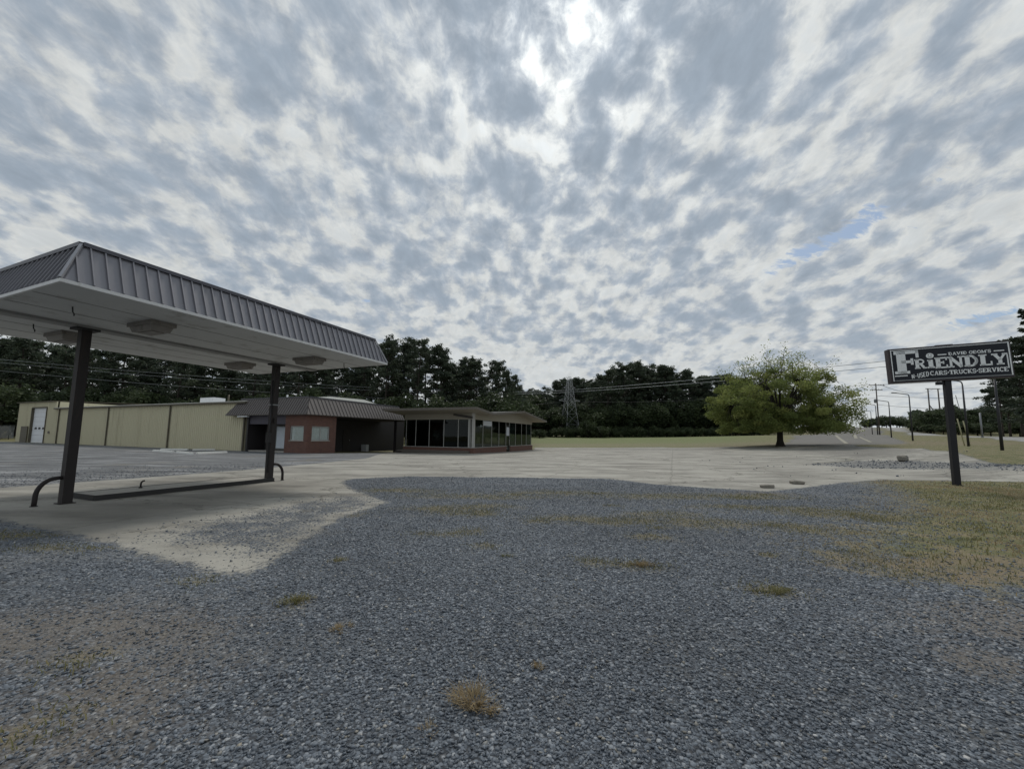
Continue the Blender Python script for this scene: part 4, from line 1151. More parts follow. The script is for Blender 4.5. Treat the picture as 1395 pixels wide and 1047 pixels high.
# slab letters on a unit cell: width in cell units, thick strokes T, thin strokes t, slab serifs
def glyph(ch):
    T, th_, sf = .28, .13, .12
    st = []                                      # list of (points, width)
    V = lambda x, a=0, b=1, w=T: st.append(([(x, a), (x, b)], w))
    Hh = lambda y, a, b, w=th_: st.append(([(a, y), (b, y)], w))
    S = lambda x, y, w=.42: st.append(([(x - w / 2, y), (x + w / 2, y)], sf))
    lo, hi = sf / 2, 1 - sf / 2
    W_ = .85
    if ch == 'F': W_ = .82; V(.24); S(.24, lo, .48); Hh(hi, .02, .80, .14); st.append(([(.76, 1), (.76, .68)], .09)); Hh(.52, .24, .58, .12); st.append(([(.58, .66), (.58, .38)], .08))
    elif ch == 'E': W_ = .82; V(.22); Hh(lo, .02, .80); Hh(hi, .02, .78); st.append(([(.75, 1), (.75, .72)], .09)); st.append(([(.77, 0), (.77, .30)], .09)); Hh(.52, .22, .56); st.append(([(.56, .66), (.56, .38)], .08))
    elif ch == 'L': W_ = .78; V(.24); S(.24, hi, .5); Hh(lo, .02, .76); st.append(([(.73, 0), (.73, .36)], .10))
    elif ch == 'I': W_ = .50; V(.25); S(.25, lo, .48); S(.25, hi, .48)
    elif ch == 'i': W_ = .50; V(.25, 0, .72); S(.25, lo, .48); st.append(([(.04, .72 - sf / 2), (.25, .72 - sf / 2)], sf))
    elif ch == 'N': W_ = 1.0; V(.20, 0, 1, .15); V(.82, 0, 1, .15); st.append(([(.14, .98), (.84, .02)], .22)); S(.20, lo, .38); S(.16, hi, .32); S(.82, hi, .36)
    elif ch == 'D': W_ = .92; V(.22); S(.20, lo, .38); S(.20, hi, .38); st.append(([(.22, hi)] + arc(.40, .5, .38, .445, 90, -90, 12) + [(.22, lo)], .15)); st.append((arc(.40, .5, .37, .40, 60, -60, 8), .20))
    elif ch == 'R': W_ = .96; V(.22); S(.22, lo, .44); S(.18, hi, .34); st.append(([(.22, hi)] + arc(.46, .73, .27, .215, 90, -90, 8) + [(.22, .515)], .13)); st.append(([(.50, .50), (.76, .04)], .2)); S(.82, lo, .26)
    elif ch == 'Y': W_ = .94; V(.47, 0, .5, .22); st.append(([(.16, .96), (.47, .44)], .2)); st.append(([(.78, .96), (.47, .44)], .14)); S(.47, lo, .46); S(.17, hi, .38); S(.78, hi, .32)
    elif ch == 'C': W_ = .84; st.append((arc(.44, .5, .34, .44, 45, 315, 16), .18)); st.append(([(.72, .98), (.72, .66)], .1))
    elif ch == 'A': W_ = .94; st.append(([(.18, .02), (.46, .98)], .13)); st.append(([(.76, .02), (.48, .98)], .22)); Hh(.34, .26, .68, .11); S(.16, lo, .34); S(.78, lo, .38)
    elif ch == 'S': W_ = .76; st.append((arc(.38, .72, .26, .225, 20, 270, 12) + arc(.38, .28, .28, .225, 90, -160, 12), .16)); st.append(([(.66, .98), (.66, .70)], .09)); st.append(([(.08, .02), (.08, .30)], .09))
    elif ch == 'T': W_ = .86; V(.43); S(.43, lo, .5); Hh(hi, .03, .83, .13); st.append(([(.07, 1), (.07, .68)], .09)); st.append(([(.79, 1), (.79, .68)], .09))
    elif ch == 'U': W_ = .92; st.append(([(.20, 1), (.20, .36)] + arc(.46, .34, .26, .27, 180, 360, 10) + [(.72, 1)], .17)); S(.20, hi, .38); S(.74, hi, .32)
    elif ch == 'K': W_ = .96; V(.22); S(.22, lo, .42); S(.22, hi, .42); st.append(([(.24, .42), (.74, .94)], .13)); st.append(([(.42, .58), (.76, .04)], .2)); S(.80, lo, .3); S(.76, hi, .3)
    elif ch == 'V': W_ = .94; st.append(([(.17, .96), (.46, .02)], .2)); st.append(([(.77, .96), (.48, .02)], .13)); S(.17, hi, .38); S(.77, hi, .32)
    elif ch == 'O': W_ = .88; st.append((arc(.44, .5, .34, .43, 0, 360, 20), .18))
    elif ch == 'M': W_ = 1.14; V(.18, 0, 1, .13); V(.94, 0, 1, .2); st.append(([(.20, .96), (.56, .10)], .18)); st.append(([(.92, .96), (.56, .10)], .12)); S(.18, lo, .34); S(.94, lo, .36); S(.14, hi, .26); S(.98, hi, .28)
    elif ch == "'": W_ = .26; st.append(([(.12, 1), (.12, .72)], .14))
    elif ch == '.': W_ = .42; st.append(([(.08, .5), (.34, .5)], .24))
    elif ch == '-': W_ = .40; Hh(.46, .05, .35, .13)
    elif ch == ' ': W_ = .40
    return W_, st


def word(text, x0, x1, z0, h, name='lettering', mt='letters', tilt=0.0, sans=False, h_of=None):
    gl = [glyph(c) for c in text]; tot = sum(g[0] for g in gl); sx = (x1 - x0) / tot
    ink = Ink(); x = x0
    for w_, st in gl:
        for pts, w in st:
            P_ = [(x + px * sx, z0 + pz * h + (x + px * sx - x0) * tilt) for px, pz in pts]
            horiz = abs(P_[0][0] - P_[-1][0]) > abs(P_[0][1] - P_[-1][1]) and len(P_) == 2
            ww = w * (h if horiz else sx * (1.05 if len(P_) == 2 else 1.0))
            if len(P_) > 2: ww = w * (h + sx) / 2
            ink.ribbon(P_, ww)
        x += w_ * sx
    return ink.m.build(name, M[mt], bd)


bx = lambda s: -SW / 2 + CXO + s * SW
bz = lambda t_: SZ + t_ * SH
word('F', bx(.040), bx(.262), bz(.255), SH * .655)
word('R', bx(.215), bx(.318), bz(.375), SH * .275)
word('i', bx(.320), bx(.385), bz(.375), SH * .33)
word('ENDLY', bx(.385), bx(.965), bz(.355), SH * .305)
word("DAVID ODOM'S", bx(.505), bx(.845), bz(.70), SH * .085)
word('CARS.TRUCKS.SERVICE', bx(.335), bx(.955), bz(.165), SH * .12)


def sans(text, x0, x1, z0, h, tilt):
    G = {'N': [[(0, 0), (0, 1), (.7, 0), (.7, 1)]], '-': [[(.1, .45), (.5, .45)]], 'U': [[(0, 1), (0, .25), (.2, 0), (.5, 0), (.7, .25), (.7, 1)]],
         'S': [[(.65, .85), (.5, 1), (.15, 1), (0, .8), (.1, .58), (.6, .42), (.7, .2), (.5, 0), (.15, 0), (0, .15)]], 'E': [[(.65, 0), (0, 0), (0, 1), (.65, 1)], [(0, .5), (.5, .5)]], 'D': [[(0, 0), (0, 1), (.4, 1), (.7, .75), (.7, .25), (.4, 0), (0, 0)]]}
    cw = (x1 - x0) / len(text); ink = Ink()
    for i, c in enumerate(text):
        for pl in G[c]:
            P_ = [(x0 + i * cw + px * cw * .95, z0 + pz * h + (i * cw + px * cw) * tilt) for px, pz in pl]
            for a_, b_ in zip(P_, P_[1:]): ink.ribbon([a_, b_], .024)
    return ink.m.build('lettering', M['letters'], bd)


sans('N-USED', bx(.182), bx(.330), bz(.100), SH * .12, .16)
ink = Ink()
for a_, b_, c_, d_, w_ in ((.035, .20, .145, .20, .040), (.418, .735, .49, .735, .036), (.865, .735, .945, .735, .036), (.962, .25, .962, .62, .034)):
    ink = Ink(); ink.ribbon([(bx(a_), bz(b_)), (bx(c_), bz(d_))], w_); ink.m.build('rule_line', M['letters'], bd)
ink = Ink()
ink.ribbon([(bx(.022), bz(.05)), (bx(.022), bz(.965))], .028); ink.ribbon([(bx(.022), bz(.945)), (bx(.985), bz(.945))], .024); ink.ribbon([(bx(.982), bz(.06)), (bx(.982), bz(.965))], .036)
ink.m.build('border', M['letters'], bd)
ink = Ink(); ink.ribbon([(bx(.03), bz(.065)), (bx(.975), bz(.065))], .026); ink.m.build('border', M['letters_dim'], bd)
# round smiling face dotting the i
ink = Ink(); c0 = (bx(.352), bz(.725)); ink.poly(arc(c0[0], c0[1], .112, .10, 0, 350, 22)); fc = ink.m.build('round_emblem', M['letters'], bd)
ink = Ink()
for sx_ in (-1, 1): ink.poly(arc(c0[0] + sx_ * .04, c0[1] + .03, .014, .02, 0, 330, 9), -.1545, -.1522)
pts = arc(c0[0], c0[1] - .0, .062, .055, 205, 335, 8)
for a_, b_ in zip(pts, pts[1:]):
    ink.poly([(a_[0], a_[1] + .009), (a_[0], a_[1] - .009), (b_[0], b_[1] - .009), (b_[0], b_[1] + .009)], -.1545, -.1522)
ink.m.build('emblem_face', M['sign_navy'], fc)

# ------------------------------------------------------------------ small things on the lot


def rock(px, py, dims, seed, label, rz=0.0):
    r_ = np.random.default_rng(seed); q = gpt(px, py)
    m = MB(); n1, n2 = 9, 5
    vs = []; fs = []
    for i in range(n2 + 1):
        ph = math.pi * i / n2
        for j in range(n1):
            a = 2 * math.pi * j / n1
            sq = lambda c: math.copysign(abs(c) ** .55, c)
            k = r_.uniform(.82, 1.1)
            vs.append((dims[0] / 2 * sq(math.cos(a)) * math.sin(ph) ** .5 * k, dims[1] / 2 * sq(math.sin(a)) * math.sin(ph) ** .5 * k, dims[2] * (.5 + .5 * sq(math.cos(ph)) * r_.uniform(.85, 1.05)) - .02))
    for i in range(n2):
        for j in range(n1):
            fs.append((i * n1 + j, i * n1 + (j + 1) % n1, (i + 1) * n1 + (j + 1) % n1, (i + 1) * n1 + j))
    m.add(vs, fs); o = m.build('concrete_chunk', M['rock']); o.location = q; o.rotation_euler = (0, 0, rz)
    tag(o, label, 'rock', 'broken concrete chunks on the lot')


rock(1046, 664, (.50, .26, .13), 1, 'flat brown concrete chunk at the edge of the crushed stone', .2)
rock(1086, 659, (.46, .34, .15), 2, 'pale wedge of broken concrete beside the flat brown chunk', -.3)
rock(1230, 628, (.62, .5, .42), 3, 'rounded boulder on the far gravel strip left of the sign pole', .4)


def bumper(px0, py0, px1, py1, label):
    a = gpt(px0, py0); b = gpt(px1, py1); d = b - a; L = max(np.linalg.norm(d), 1.2)
    o = thing('parking_bumper', label, 'parking bumper', tuple((a + b) / 2), math.atan2(d[1], d[0]), 'white parking bumpers by the warehouse')
    m = MB(); m.hexa([(-L / 2, -.1, -.02), (L / 2, -.1, -.02), (L / 2, .1, -.02), (-L / 2, .1, -.02), (-L / 2 + .02, -.06, .14), (L / 2 - .02, -.06, .14), (L / 2 - .02, .06, .14), (-L / 2 + .02, .06, .14)])
    m.build('bar', M['bumper'], o, .012)
    for s_ in (-1, 1): MB().tube([(s_ * L * .35, 0, .10), (s_ * L * .35, 0, .16)], .02, 6).build('pin', M['rust'], o)


bumper(209, 614.6, 236, 616.3, 'white parking bumper farthest left in the group by the warehouse')
bumper(219, 612.6, 256, 613.0, 'white parking bumper lying closest to the cream wall')
bumper(241, 616.6, 262, 618.8, 'short white parking bumper lying askew in the middle of the group')
bumper(268, 618.2, 309, 616.6, 'long white parking bumper farthest right by the office')
bumper(262, 613.2, 293, 613.0, 'white parking bumper behind the long one along the cream wall')
# worn patch of asphalt in the concrete
# painted stall lines on the far lot


def stripe(p0, p1, w, label, name='parking_line', mt='paintline'):
    a = np.array(p0[:2]); b = np.array(p1[:2]); L = np.linalg.norm(b - a); d = (b - a) / L; nn = np.array([-d[1], d[0]]) * w / 2
    k = max(2, int(L / .7)); vs = []
    for i in range(k + 1):
        c = a + d * L * i / k
        for s_ in (-1, 1):
            q = c + nn * s_; vs.append((q[0], q[1], float(bil(q[0], q[1])) + .03))
    o = MB().add(vs, [(2 * i, 2 * i + 1, 2 * i + 3, 2 * i + 2) for i in range(k)]).build(name, M[mt])
    tag(o, kind='structure')


stripe(gD(1150, 58), gD(1136, 88), .45, '')
stripe(gD(1182, 60), gD(1168, 80), .35, '')
stripe(gD(1161, 92), gD(1163, 74), .5, '')
stripe(gD(1170, 130), gD(1186, 190), 1.2, '')
stripe(gD(1193, 60), gD(1180, 62), .3, '')
m = None
pts = [gpt(x_, y_) for x_, y_ in ((1035, 621.5), (1075, 620.5), (1120, 622.5), (1150, 624.5), (1163, 626), (1155, 627.5), (1130, 629.5), (1108, 630))]
for a, b in zip(pts, pts[1:]): stripe(a, b, .16, '')

# ------------------------------------------------------------------ poles, lamps, wires


def lamp(px, D, H, arm, label, rad=.11):
    rad *= .72
    q = gD(px, D)
    o = thing('street_lamp', label, 'street lamp', tuple(q), 0, 'street lamps along the frontage verge')
    MB().tube([(0, 0, -.3), (0, 0, H * .5), (0, 0, H - .45)], [rad, rad * .85, rad * .62], 8).build('pole', M['pole_dark'], o)
    pts = [(0, 0, H - .45), (-.02, 0, H - .2), (-.12, 0, H - .06), (-.3, 0, H), (arm, 0, H + .18)]
    MB().tube(pts, rad * .55, 6).build('arm', M['pole_dark'], o)
    m = MB(); m.hexa([(arm - .75, -.14, H + .16), (arm + .05, -.08, H + .12), (arm + .05, .08, H + .12), (arm - .75, .14, H + .16), (arm - .7, -.10, H + .28), (arm + .05, -.06, H + .25), (arm + .05, .06, H + .25), (arm - .7, .10, H + .28)])
    m.build('lamp_head', M['pole_dark'], o, .02)


lamp(1314, 38, 6.3, -1.5, 'dark street lamp whose bent top shows beside the sign pole', .13)
lamp(1239.5, 60, 7.1, -1.9, 'tall dark street lamp alone in the gap left of the sign', .15)
lamp(1211, 76, 7.0, -1.8, 'dark street lamp third from the sign, right of the utility pole', .15)
lamp(1192.6, 96, 7.3, -1.6, 'dark street lamp just left of the utility pole with cross arms', .16)
lamp(1185.5, 122, 7.2, -1.8, 'farthest thin street lamp nearest the spreading tree', .16)
lamp(1359, 30, 5.9, -1.4, 'near dark street lamp under the big conifer with its top behind the sign', .14)

WIRE = []


def wire(a, b, sag, r, mt, label, group, n=24):
    a = np.array(a, float); b = np.array(b, float)
    pts = [a + (b - a) * k / n - np.array([0, 0, sag * 4 * (k / n) * (1 - k / n)]) for k in range(n + 1)]
    o = MB().tube(pts, r, 5).build('overhead_wire', M[mt]); tag(o, label, 'wire', group)


def upole(q, H, arms, label, name='utility_pole', r=.17, az=0.0, tf=None, mt='wood'):
    o = thing(name, label, 'utility pole', tuple(q), az, 'wooden utility poles')
    MB().tube([(0, 0, -.5), (0, 0, H)], [r, r * .65], 8).build('shaft', M[mt], o)
    for z_, L in arms:
        m = MB().box(-L / 2, L / 2, -r - .12, -r * .8, z_ - .07, z_ + .07); a_ = m.build('cross_arm', M[mt], o)
        for s_ in (-.45, -.15, .15, .45):
            MB().tube([(s_ * L, -r - .05, z_ + .06), (s_ * L, -r - .05, z_ + .28)], .05, 6).build('insulator', M['pole_pale'], a_)
    if tf:
        MB().tube([(-.45, 0, tf), (-.45, 0, tf + .15), (-.45, 0, tf + .9), (-.45, 0, tf + 1.0)], [.2, .28, .28, .2], 10).build('transformer', M['pole_pale'], o)
    return o


qp = gD(1195.3, 100); Hp = atD(1194, 522, 100)[2] - qp[2]
upole(qp, Hp, [(Hp - .5, 4.0), (Hp - 1.7, 2.8)], 'tall wooden utility pole with two cross arms beyond the street lamps', tf=Hp * .62)
ql = gD(594.5, 88); Hl = atD(594, 530, 88)[2] - ql[2]
upole(ql, Hl, [(Hl - .35, 2.0)], 'pale utility pole with transformer behind the showroom roof', tf=Hl - 2.5, mt='pole_pale')
qf = gD(-260, 60); Hf = 15.0
upole(qf, Hf, [(Hf - .4, 2.2)], 'wooden utility pole outside the photo at left')
# h frame behind the far trees
for px, ttop, D in ((1264, 529, 190), (1278, 528, 190)): pass
q1 = gD(1266, 190); q2 = gD(1280, 190)
hf = thing('h_frame_pole', 'distant two legged wooden power structure above the treeline', 'power pole', tuple((q1 + q2) / 2), 0)
h1 = atD(1263.5, 529, 190)[2] - q1[2]; wd = np.linalg.norm(q2 - q1) / 2
for s_ in (-1, 1): MB().tube([(s_ * wd, 0, -1), (s_ * wd * .98, 0, h1)], [.32, .24], 8).build('leg', M['wood'], hf)
MB().box(-wd - 1, wd + 1, -.15, .15, h1 - .3, h1).build('cross_arm', M['wood'], hf)
MB().bar((-wd, 0, h1 - 8), (wd, 0, h1 - 15), .25).build('brace', M['wood'], hf)
# short grey pole beyond the road
q = gD(1334, 66); o = thing('marker_pole', 'short plain grey pole beyond the road under the dark trees', 'pole', tuple(q), 0)
MB().tube([(0, 0, -.2), (0, 0, atD(1333, 562, 66)[2] - q[2])], .12, 8).build('shaft', M['pole_pale'], o)
MB().tube([(0, 0, -.05), (0, 0, .1)], .2, 8).build('base_collar', M['pole_pale'], o)
for px0, py0, px1, py1, lb in ((1304, 570, 1309, 582, 'pale yellow guy guard left of the near street lamp'), (1312, 573, 1316.5, 592, 'pale yellow guy guard right of the near street lamp')):
    a = atD(px0, py0, 45); b = atD(px1, py1, 45); g_ = gD(px1, 45)
    o = thing('guy_guard', lb, 'guy guard', tuple(g_), 0, 'yellow guy wire guards')
    MB().tube([(0, 0, -.1), tuple(a - g_)], .055, 6).build('sleeve', M['yellow'], o)
    MB().tube([tuple(a - g_), tuple((a - g_) + (a - g_) / np.linalg.norm(a - g_) * 3.0)], .03, 5).build('cable', M['wire'], o)

# lattice tower
qt = gD(776, 119); Ht = atD(775, 512.5, 119)[2] - qt[2]
tw = thing('lattice_tower', 'steel lattice power tower standing in front of the dark woods', 'pylon', tuple(qt), .35)
bw, twd = 2.55, .55
fr_ = lambda z_: bw + (twd - bw) * min(1.0, z_ / (Ht * .93)) ** .8
lv = [0, .20, .37, .51, .62, .71, .79, .86, .93]
for sx_, sy_ in ((-1, -1), (1, -1), (1, 1), (-1, 1)):
    m = MB(); P_ = [(sx_ * fr_(l * Ht), sy_ * fr_(l * Ht), l * Ht) for l in lv] + [(sx_ * .25, sy_ * .25, Ht)]
    P_[0] = (P_[0][0], P_[0][1], -.6)
    m.tube(P_, .07, 5).build('leg', M['pylon'], tw)
m = MB(); cs = [(-1, -1), (1, -1), (1, 1), (-1, 1)]
for l0, l1 in zip(lv, lv[1:]):
    w0, w1 = fr_(l0 * Ht), fr_(l1 * Ht)
    for i in range(4):
        a, b = cs[i], cs[(i + 1) % 4]
        m.bar((a[0] * w0, a[1] * w0, l0 * Ht), (b[0] * w1, b[1] * w1, l1 * Ht), .044); m.bar((b[0] * w0, b[1] * w0, l0 * Ht), (a[0] * w1, a[1] * w1, l1 * Ht), .044)
        m.bar((a[0] * w1, a[1] * w1, l1 * Ht), (b[0] * w1, b[1] * w1, l1 * Ht), .044)
m.build('bracing', M['pylon'], tw)
for zf, L in ((.585, 3.6), (.80, 2.0)):
    m = MB()
    for s_ in (-1, 1):
        z_ = zf * Ht; w_ = fr_(z_)
        for k in (-1, 1): m.bar((s_ * w_, k * w_, z_), (s_ * L, 0, z_ + .15), .09)
        m.bar((s_ * w_, 0, z_ + .9), (s_ * L, 0, z_ + .18), .08)
    m.build('cross_arm', M['pylon'], tw)

# long wires
G_T = 'wires strung past the lattice tower'
for (pa, ya, Da), (pm, ym), (pb, yb, Db), lb in (
        ((594, 530.5, 87.7), (776, 531.2), (1700, 436, 60), 'upper pale wire of the pair crossing the lattice tower'),
        ((594, 533, 87.7), (776, 534), (1700, 449, 60), 'lower pale wire of the pair crossing the lattice tower')):
    tm = atD(pm, ym, 118.2)
    wire(atD(pa, ya, Da), tm, .5, .055, 'wire_pale', lb.replace('the lattice tower', 'between showroom roof and the lattice tower').replace('crossing ', ''), G_T)
    wire(tm, atD(pb, yb, Db), .8, .055, 'wire_pale', lb.replace('crossing', 'running right from'), G_T)
wire(atD(762, 547.3, 118.4), atD(600, 552, 95), .8, .035, 'wire', 'thin dark wire running left from the lower tower arm', G_T)
wire(atD(792, 547, 118.4), atD(1010, 540, 108), .6, .035, 'wire', 'thin dark wire running right from the lower tower arm', G_T)
G_L = 'wires above the warehouse roof'
for dy, lb in ((0, 'topmost thin wire over the warehouse roof'), (4.2, 'middle thin wire over the warehouse roof'), (15, 'lowest thin wire over the warehouse roof')):
    wire(tuple(np.array(qf) + [0, 0, Hf - .3 - dy * .11]), tuple(np.array(ql) + [0, 0, Hl - .3 - dy * .14]), .9 + dy * .02, .022, 'wire_pale', lb, G_L, 40)
G_R = 'wires at the roadside poles'
tp = np.array(qp) + [0, 0, Hp - .3]
hp = (q1 + q2) / 2 + np.array([0, 0, h1 - .3])
wire(tp + [1.9, 0, 0], atD(1500, 500, 130), .8, .04, 'wire', 'top wire running right from the cross arm pole', G_R)
wire(tp + [-1.9, 0, 0], atD(1060, 528, 95), .6, .03, 'wire', 'top wire running left from the cross arm pole into the spreading tree', G_R)
wire(tp + [0, 0, -2.9], atD(1500, 536, 110), 1.0, .04, 'wire', 'middle wire running right from the cross arm pole', G_R)
wire(tp + [0, 0, -3.4], atD(1040, 547, 85), .5, .03, 'wire', 'middle wire running left from the cross arm pole', G_R)
wire(tp + [0, 0, -5.2], atD(1500, 548, 100), 1.6, .04, 'wire', 'lowest sagging wire right of the cross arm pole', G_R)
wire(tp + [1.2, 0, 0], hp, 2.2, .05, 'wire', 'sagging wire from the cross arm pole to the two legged structure', G_R)
wire(hp + [1.5, 0, 0], atD(1480, 505, 120), 1.5, .05, 'wire', 'wire running right from the two legged structure', G_R)
wire(hp + [0, 0, -9], atD(1480, 545, 120), 1.5, .05, 'wire', 'lower wire running right from the two legged structure', G_R)

# chain link fence at the far left
a = gD(-60, 66); b = gD(26, 62)
fo = thing('chain_link_fence', 'dark chain link fence at the far left end of the warehouse', 'fence', tuple(a), math.atan2(b[1] - a[1], b[0] - a[0]))
L = float(np.linalg.norm(b - a)); m = MB()
for k in range(int(L / .16)):
    x_ = k * .16
    m.bar((x_, 0, .05), (min(x_ + 1.9, L), 0, 1.95), .02); m.bar((min(x_ + 1.9, L), 0, .05), (x_, 0, 1.95), .02)
m.build('mesh', M['fence_metal'], fo)
for k in range(int(L / 3) + 1): MB().tube([(k * 3, 0, -.2), (k * 3, 0, 2.1)], .05, 6).build('post', M['fence_metal'], fo)
MB().tube([(0, 0, 2.05), (L, 0, 2.05)], .035, 6).build('top_rail', M['fence_metal'], fo)


# ------------------------------------------------------------------ trees
def cards(C, size, rng, tint=None, flat=.0, asp=.55):
    """leaf-sized faces with random turns about centres C"""
    n = len(C); R_ = rotm(rng, n)
    if flat: # lay the faces flatter
        up = np.array([0, 0, 1.]); R_[:, :, 2] = R_[:, :, 2] * (1 - flat) + up * flat
        z_ = R_[:, :, 2] / np.linalg.norm(R_[:, :, 2], axis=1, keepdims=True)
        x_ = R_[:, :, 0] - (R_[:, :, 0] * z_).sum(1, keepdims=True) * z_; x_ /= np.linalg.norm(x_, axis=1, keepdims=True)
        y_ = np.cross(z_, x_); ax, ay = x_, y_
    else: ax, ay = R_[:, :, 0], R_[:, :, 1]
    s = (size * rng.uniform(.6, 1.3, n))[:, None] / 2
    ax = ax * s; ay = ay * s * asp
    V = np.stack([C - ax, C - ay * .9 + ax * .1, C + ax, C + ay], 1).reshape(-1, 3)
    Q = np.arange(4 * n).reshape(-1, 4)
    T = np.repeat(np.clip((tint if tint is not None else rng.random(n)) + rng.normal(0, .12, n), 0, 1), 4)
    return V, Q, T


def pine_proto(seed, H=20.0, base=.42, rad=3.4):
    """tall pine with a bare lower trunk and a loose clumpy crown"""
    r_ = np.random.default_rng(seed); m = MB()
    bend = r_.normal(0, .35, 2)
    tr = lambda z_: np.array([bend[0] * (z_ / H) ** 2 * 1.5, bend[1] * (z_ / H) ** 2 * 1.5, z_])
    m.tube([tr(z_) for z_ in np.linspace(-.5, H * .97, 9)], list(np.linspace(.26, .05, 9)), 7)
    Cs = []; Ts = []
    nb = int(r_.integers(42, 52))
    for i in range(nb):
        f = (i + r_.random()) / nb; z_ = H * (base + (1 - base) * f)
        prof = math.sin(math.pi * min(1, .22 + .78 * (1 - f)) * .62) * (1.0 if f > .12 else .55)
        Lb = rad * (.35 + .75 * prof) * r_.uniform(.55, 1.2) * (1.15 - .75 * f)
        az = r_.uniform(0, 6.283); up = r_.uniform(-.05, .45) + .4 * f
        d = np.array([math.cos(az), math.sin(az), up]); a = tr(z_ * .97); b = a + d * Lb
        m.tube([a, a + d * Lb * .5 - [0, 0, .1], b], [.06, .04, .02], 4, False)
        for k in range(int(r_.integers(3, 6))):
            c = a + d * Lb * r_.uniform(.45, 1.08) + r_.normal(0, .28, 3) * [1, 1, .6]; nn = int(r_.integers(20, 34))
            rr = r_.uniform(.45, .85)
            pp = r_.normal(0, 1, (nn, 3)); pp /= np.linalg.norm(pp, axis=1, keepdims=True); pp *= (rr * r_.random(nn) ** .4)[:, None]; pp[:, 2] *= .62
            Cs.append(c + pp); Ts.append(np.full(nn, r_.uniform(.15, .85)))
    C = np.concatenate(Cs); V, Q, T = cards(C, .50, r_, np.concatenate(Ts), 0, .42)
    return m, (V, Q, T)


def leaf_mesh(name, VQT, mt):
    V, Q, T = VQT; me = np_mesh(name, V, Q); at = me.attributes.new('tint', 'FLOAT', 'POINT'); at.data.foreach_set('value', T.astype(np.float32)); me.materials.append(mt); return me


def wood_mesh(m, mt):
    me = bpy.data.meshes.new('trunk'); me.from_pydata(m.v, [], m.f); me.polygons.foreach_set('use_smooth', np.array(m.sm, bool)); me.materials.append(mt); return me


PINES = []
for s_ in range(7):
    m, vqt = pine_proto(100 + s_, 20.0, [.40, .34, .46, .28, .50, .38, .30][s_], [3.6, 3.2, 3.3, 3.9, 3.0, 3.5, 3.7][s_])
    PINES.append((wood_mesh(m, M['pinebark']), leaf_mesh('crown', vqt, M['pine'])))


def broad_proto(seed, H=10.0, rad=4.0, leafn=4200, size=.5, low=.18):
    r_ = np.random.default_rng(seed); m = MB()
    m.tube([(0, 0, -.4), (.05, 0, H * .3), (.1, .05, H * .6)], [.28, .2, .1], 7)
    Cs = []; Ts = []
    for k in range(30):
        u = r_.normal(size=3); u /= np.linalg.norm(u); q = u * [rad, rad, H * (1 - low) / 2] * r_.uniform(.45, .92); c = q + [0, 0, H * (low + (1 - low) / 2)]
        m.tube([(0.05, 0, H * .3), tuple(c * [.5, .5, .75]), tuple(c)], [.07, .04, .015], 4, False)
        nn = leafn // 30; rr = r_.uniform(.7, 1.35) * rad / 4
        pp = r_.normal(0, 1, (nn, 3)); pp /= np.linalg.norm(pp, axis=1, keepdims=True); pp *= (rr * r_.random(nn) ** .35)[:, None] * 1.15
        Cs.append(c + pp); Ts.append(np.full(nn, r_.uniform(.1, .9)))
    return m, cards(np.concatenate(Cs), size, r_, np.concatenate(Ts), .25, .6)


BROAD = []
for s_ in range(4):
    m, vqt = broad_proto(200 + s_, 10.0, [4.0, 4.6, 3.6, 4.2][s_])
    BROAD.append((wood_mesh(m, M['bark']), leaf_mesh('crown', vqt, M['bush'])))
BUSH = []
for s_ in range(3):
    m, vqt = broad_proto(300 + s_, 4.0, 2.8, 2400, .36, .02)
    BUSH.append((wood_mesh(m, M['bark']), leaf_mesh('foliage', vqt, M['bush'])))


def plant(proto, q, sxy, sz, rz, name, label, cat, group):
    o = thing(name, label, cat, tuple(q), rz, group); o.scale = (sxy, sxy, sz)
    t_ = bpy.data.objects.new('trunk', proto[0]); COL.objects.link(t_); t_.parent = o
    c_ = bpy.data.objects.new(proto[1].name.split('.')[0], proto[1]); COL.objects.link(c_); c_.parent = o
    return o


rng = np.random.default_rng(77)


def row(sky, px0, px1, D0, D1, n, protos, H0, wid, name, label, cat, group, hjit=.10, jit=1.0):
    """trees filling a skyline: sky = [(px, y of the tops)]"""
    xs = [p[0] for p in sky]; ys = [p[1] for p in sky]
    for i in range(n):
        D = rng.uniform(D0, D1); px = px0 + (px1 - px0) * (i + .5 + rng.uniform(-.5, .5) * jit) / n
        q = gD(px, D); yt = np.interp(px, xs, ys)
        top = atD(px, yt, D)[2]; H = (top - q[2]) * (1 - hjit * rng.random() ** 1.3)
        sc = H / H0; w_ = wid * rng.uniform(.85, 1.2) * (H / H0) ** .6
        plant(protos[int(rng.integers(len(protos)))], q, w_, sc, rng.uniform(0, 6.28), name, label, cat, group)


skyL = [(-260, 425), (-80, 440), (0, 452), (100, 468), (200, 474), (300, 478), (400, 476), (470, 478), (520, 465), (545, 458), (575, 460), (600, 470), (612, 490), (640, 484), (668, 486), (690, 500), (708, 528)]
row(skyL, -220, 470, 82, 94, 40, PINES, 20, 1.05, 'pine_tree', 'tall dark pine in the tree wall behind the cream warehouse', 'pine tree', 'pines behind the warehouse')
row(skyL, -200, 480, 98, 112, 34, PINES, 20, 1.15, 'pine_tree', 'tall dark pine in the tree wall behind the cream warehouse', 'pine tree', 'pines behind the warehouse', .25)
row(skyL, 480, 700, 84, 94, 13, PINES, 20, 1.05, 'pine_tree', 'tall dark pine rising behind the office and showroom roofs', 'pine tree', 'pines behind the showroom', .06)
row(skyL, 470, 700, 98, 110, 12, PINES, 20, 1.1, 'pine_tree', 'tall dark pine rising behind the office and showroom roofs', 'pine tree', 'pines behind the showroom', .2)
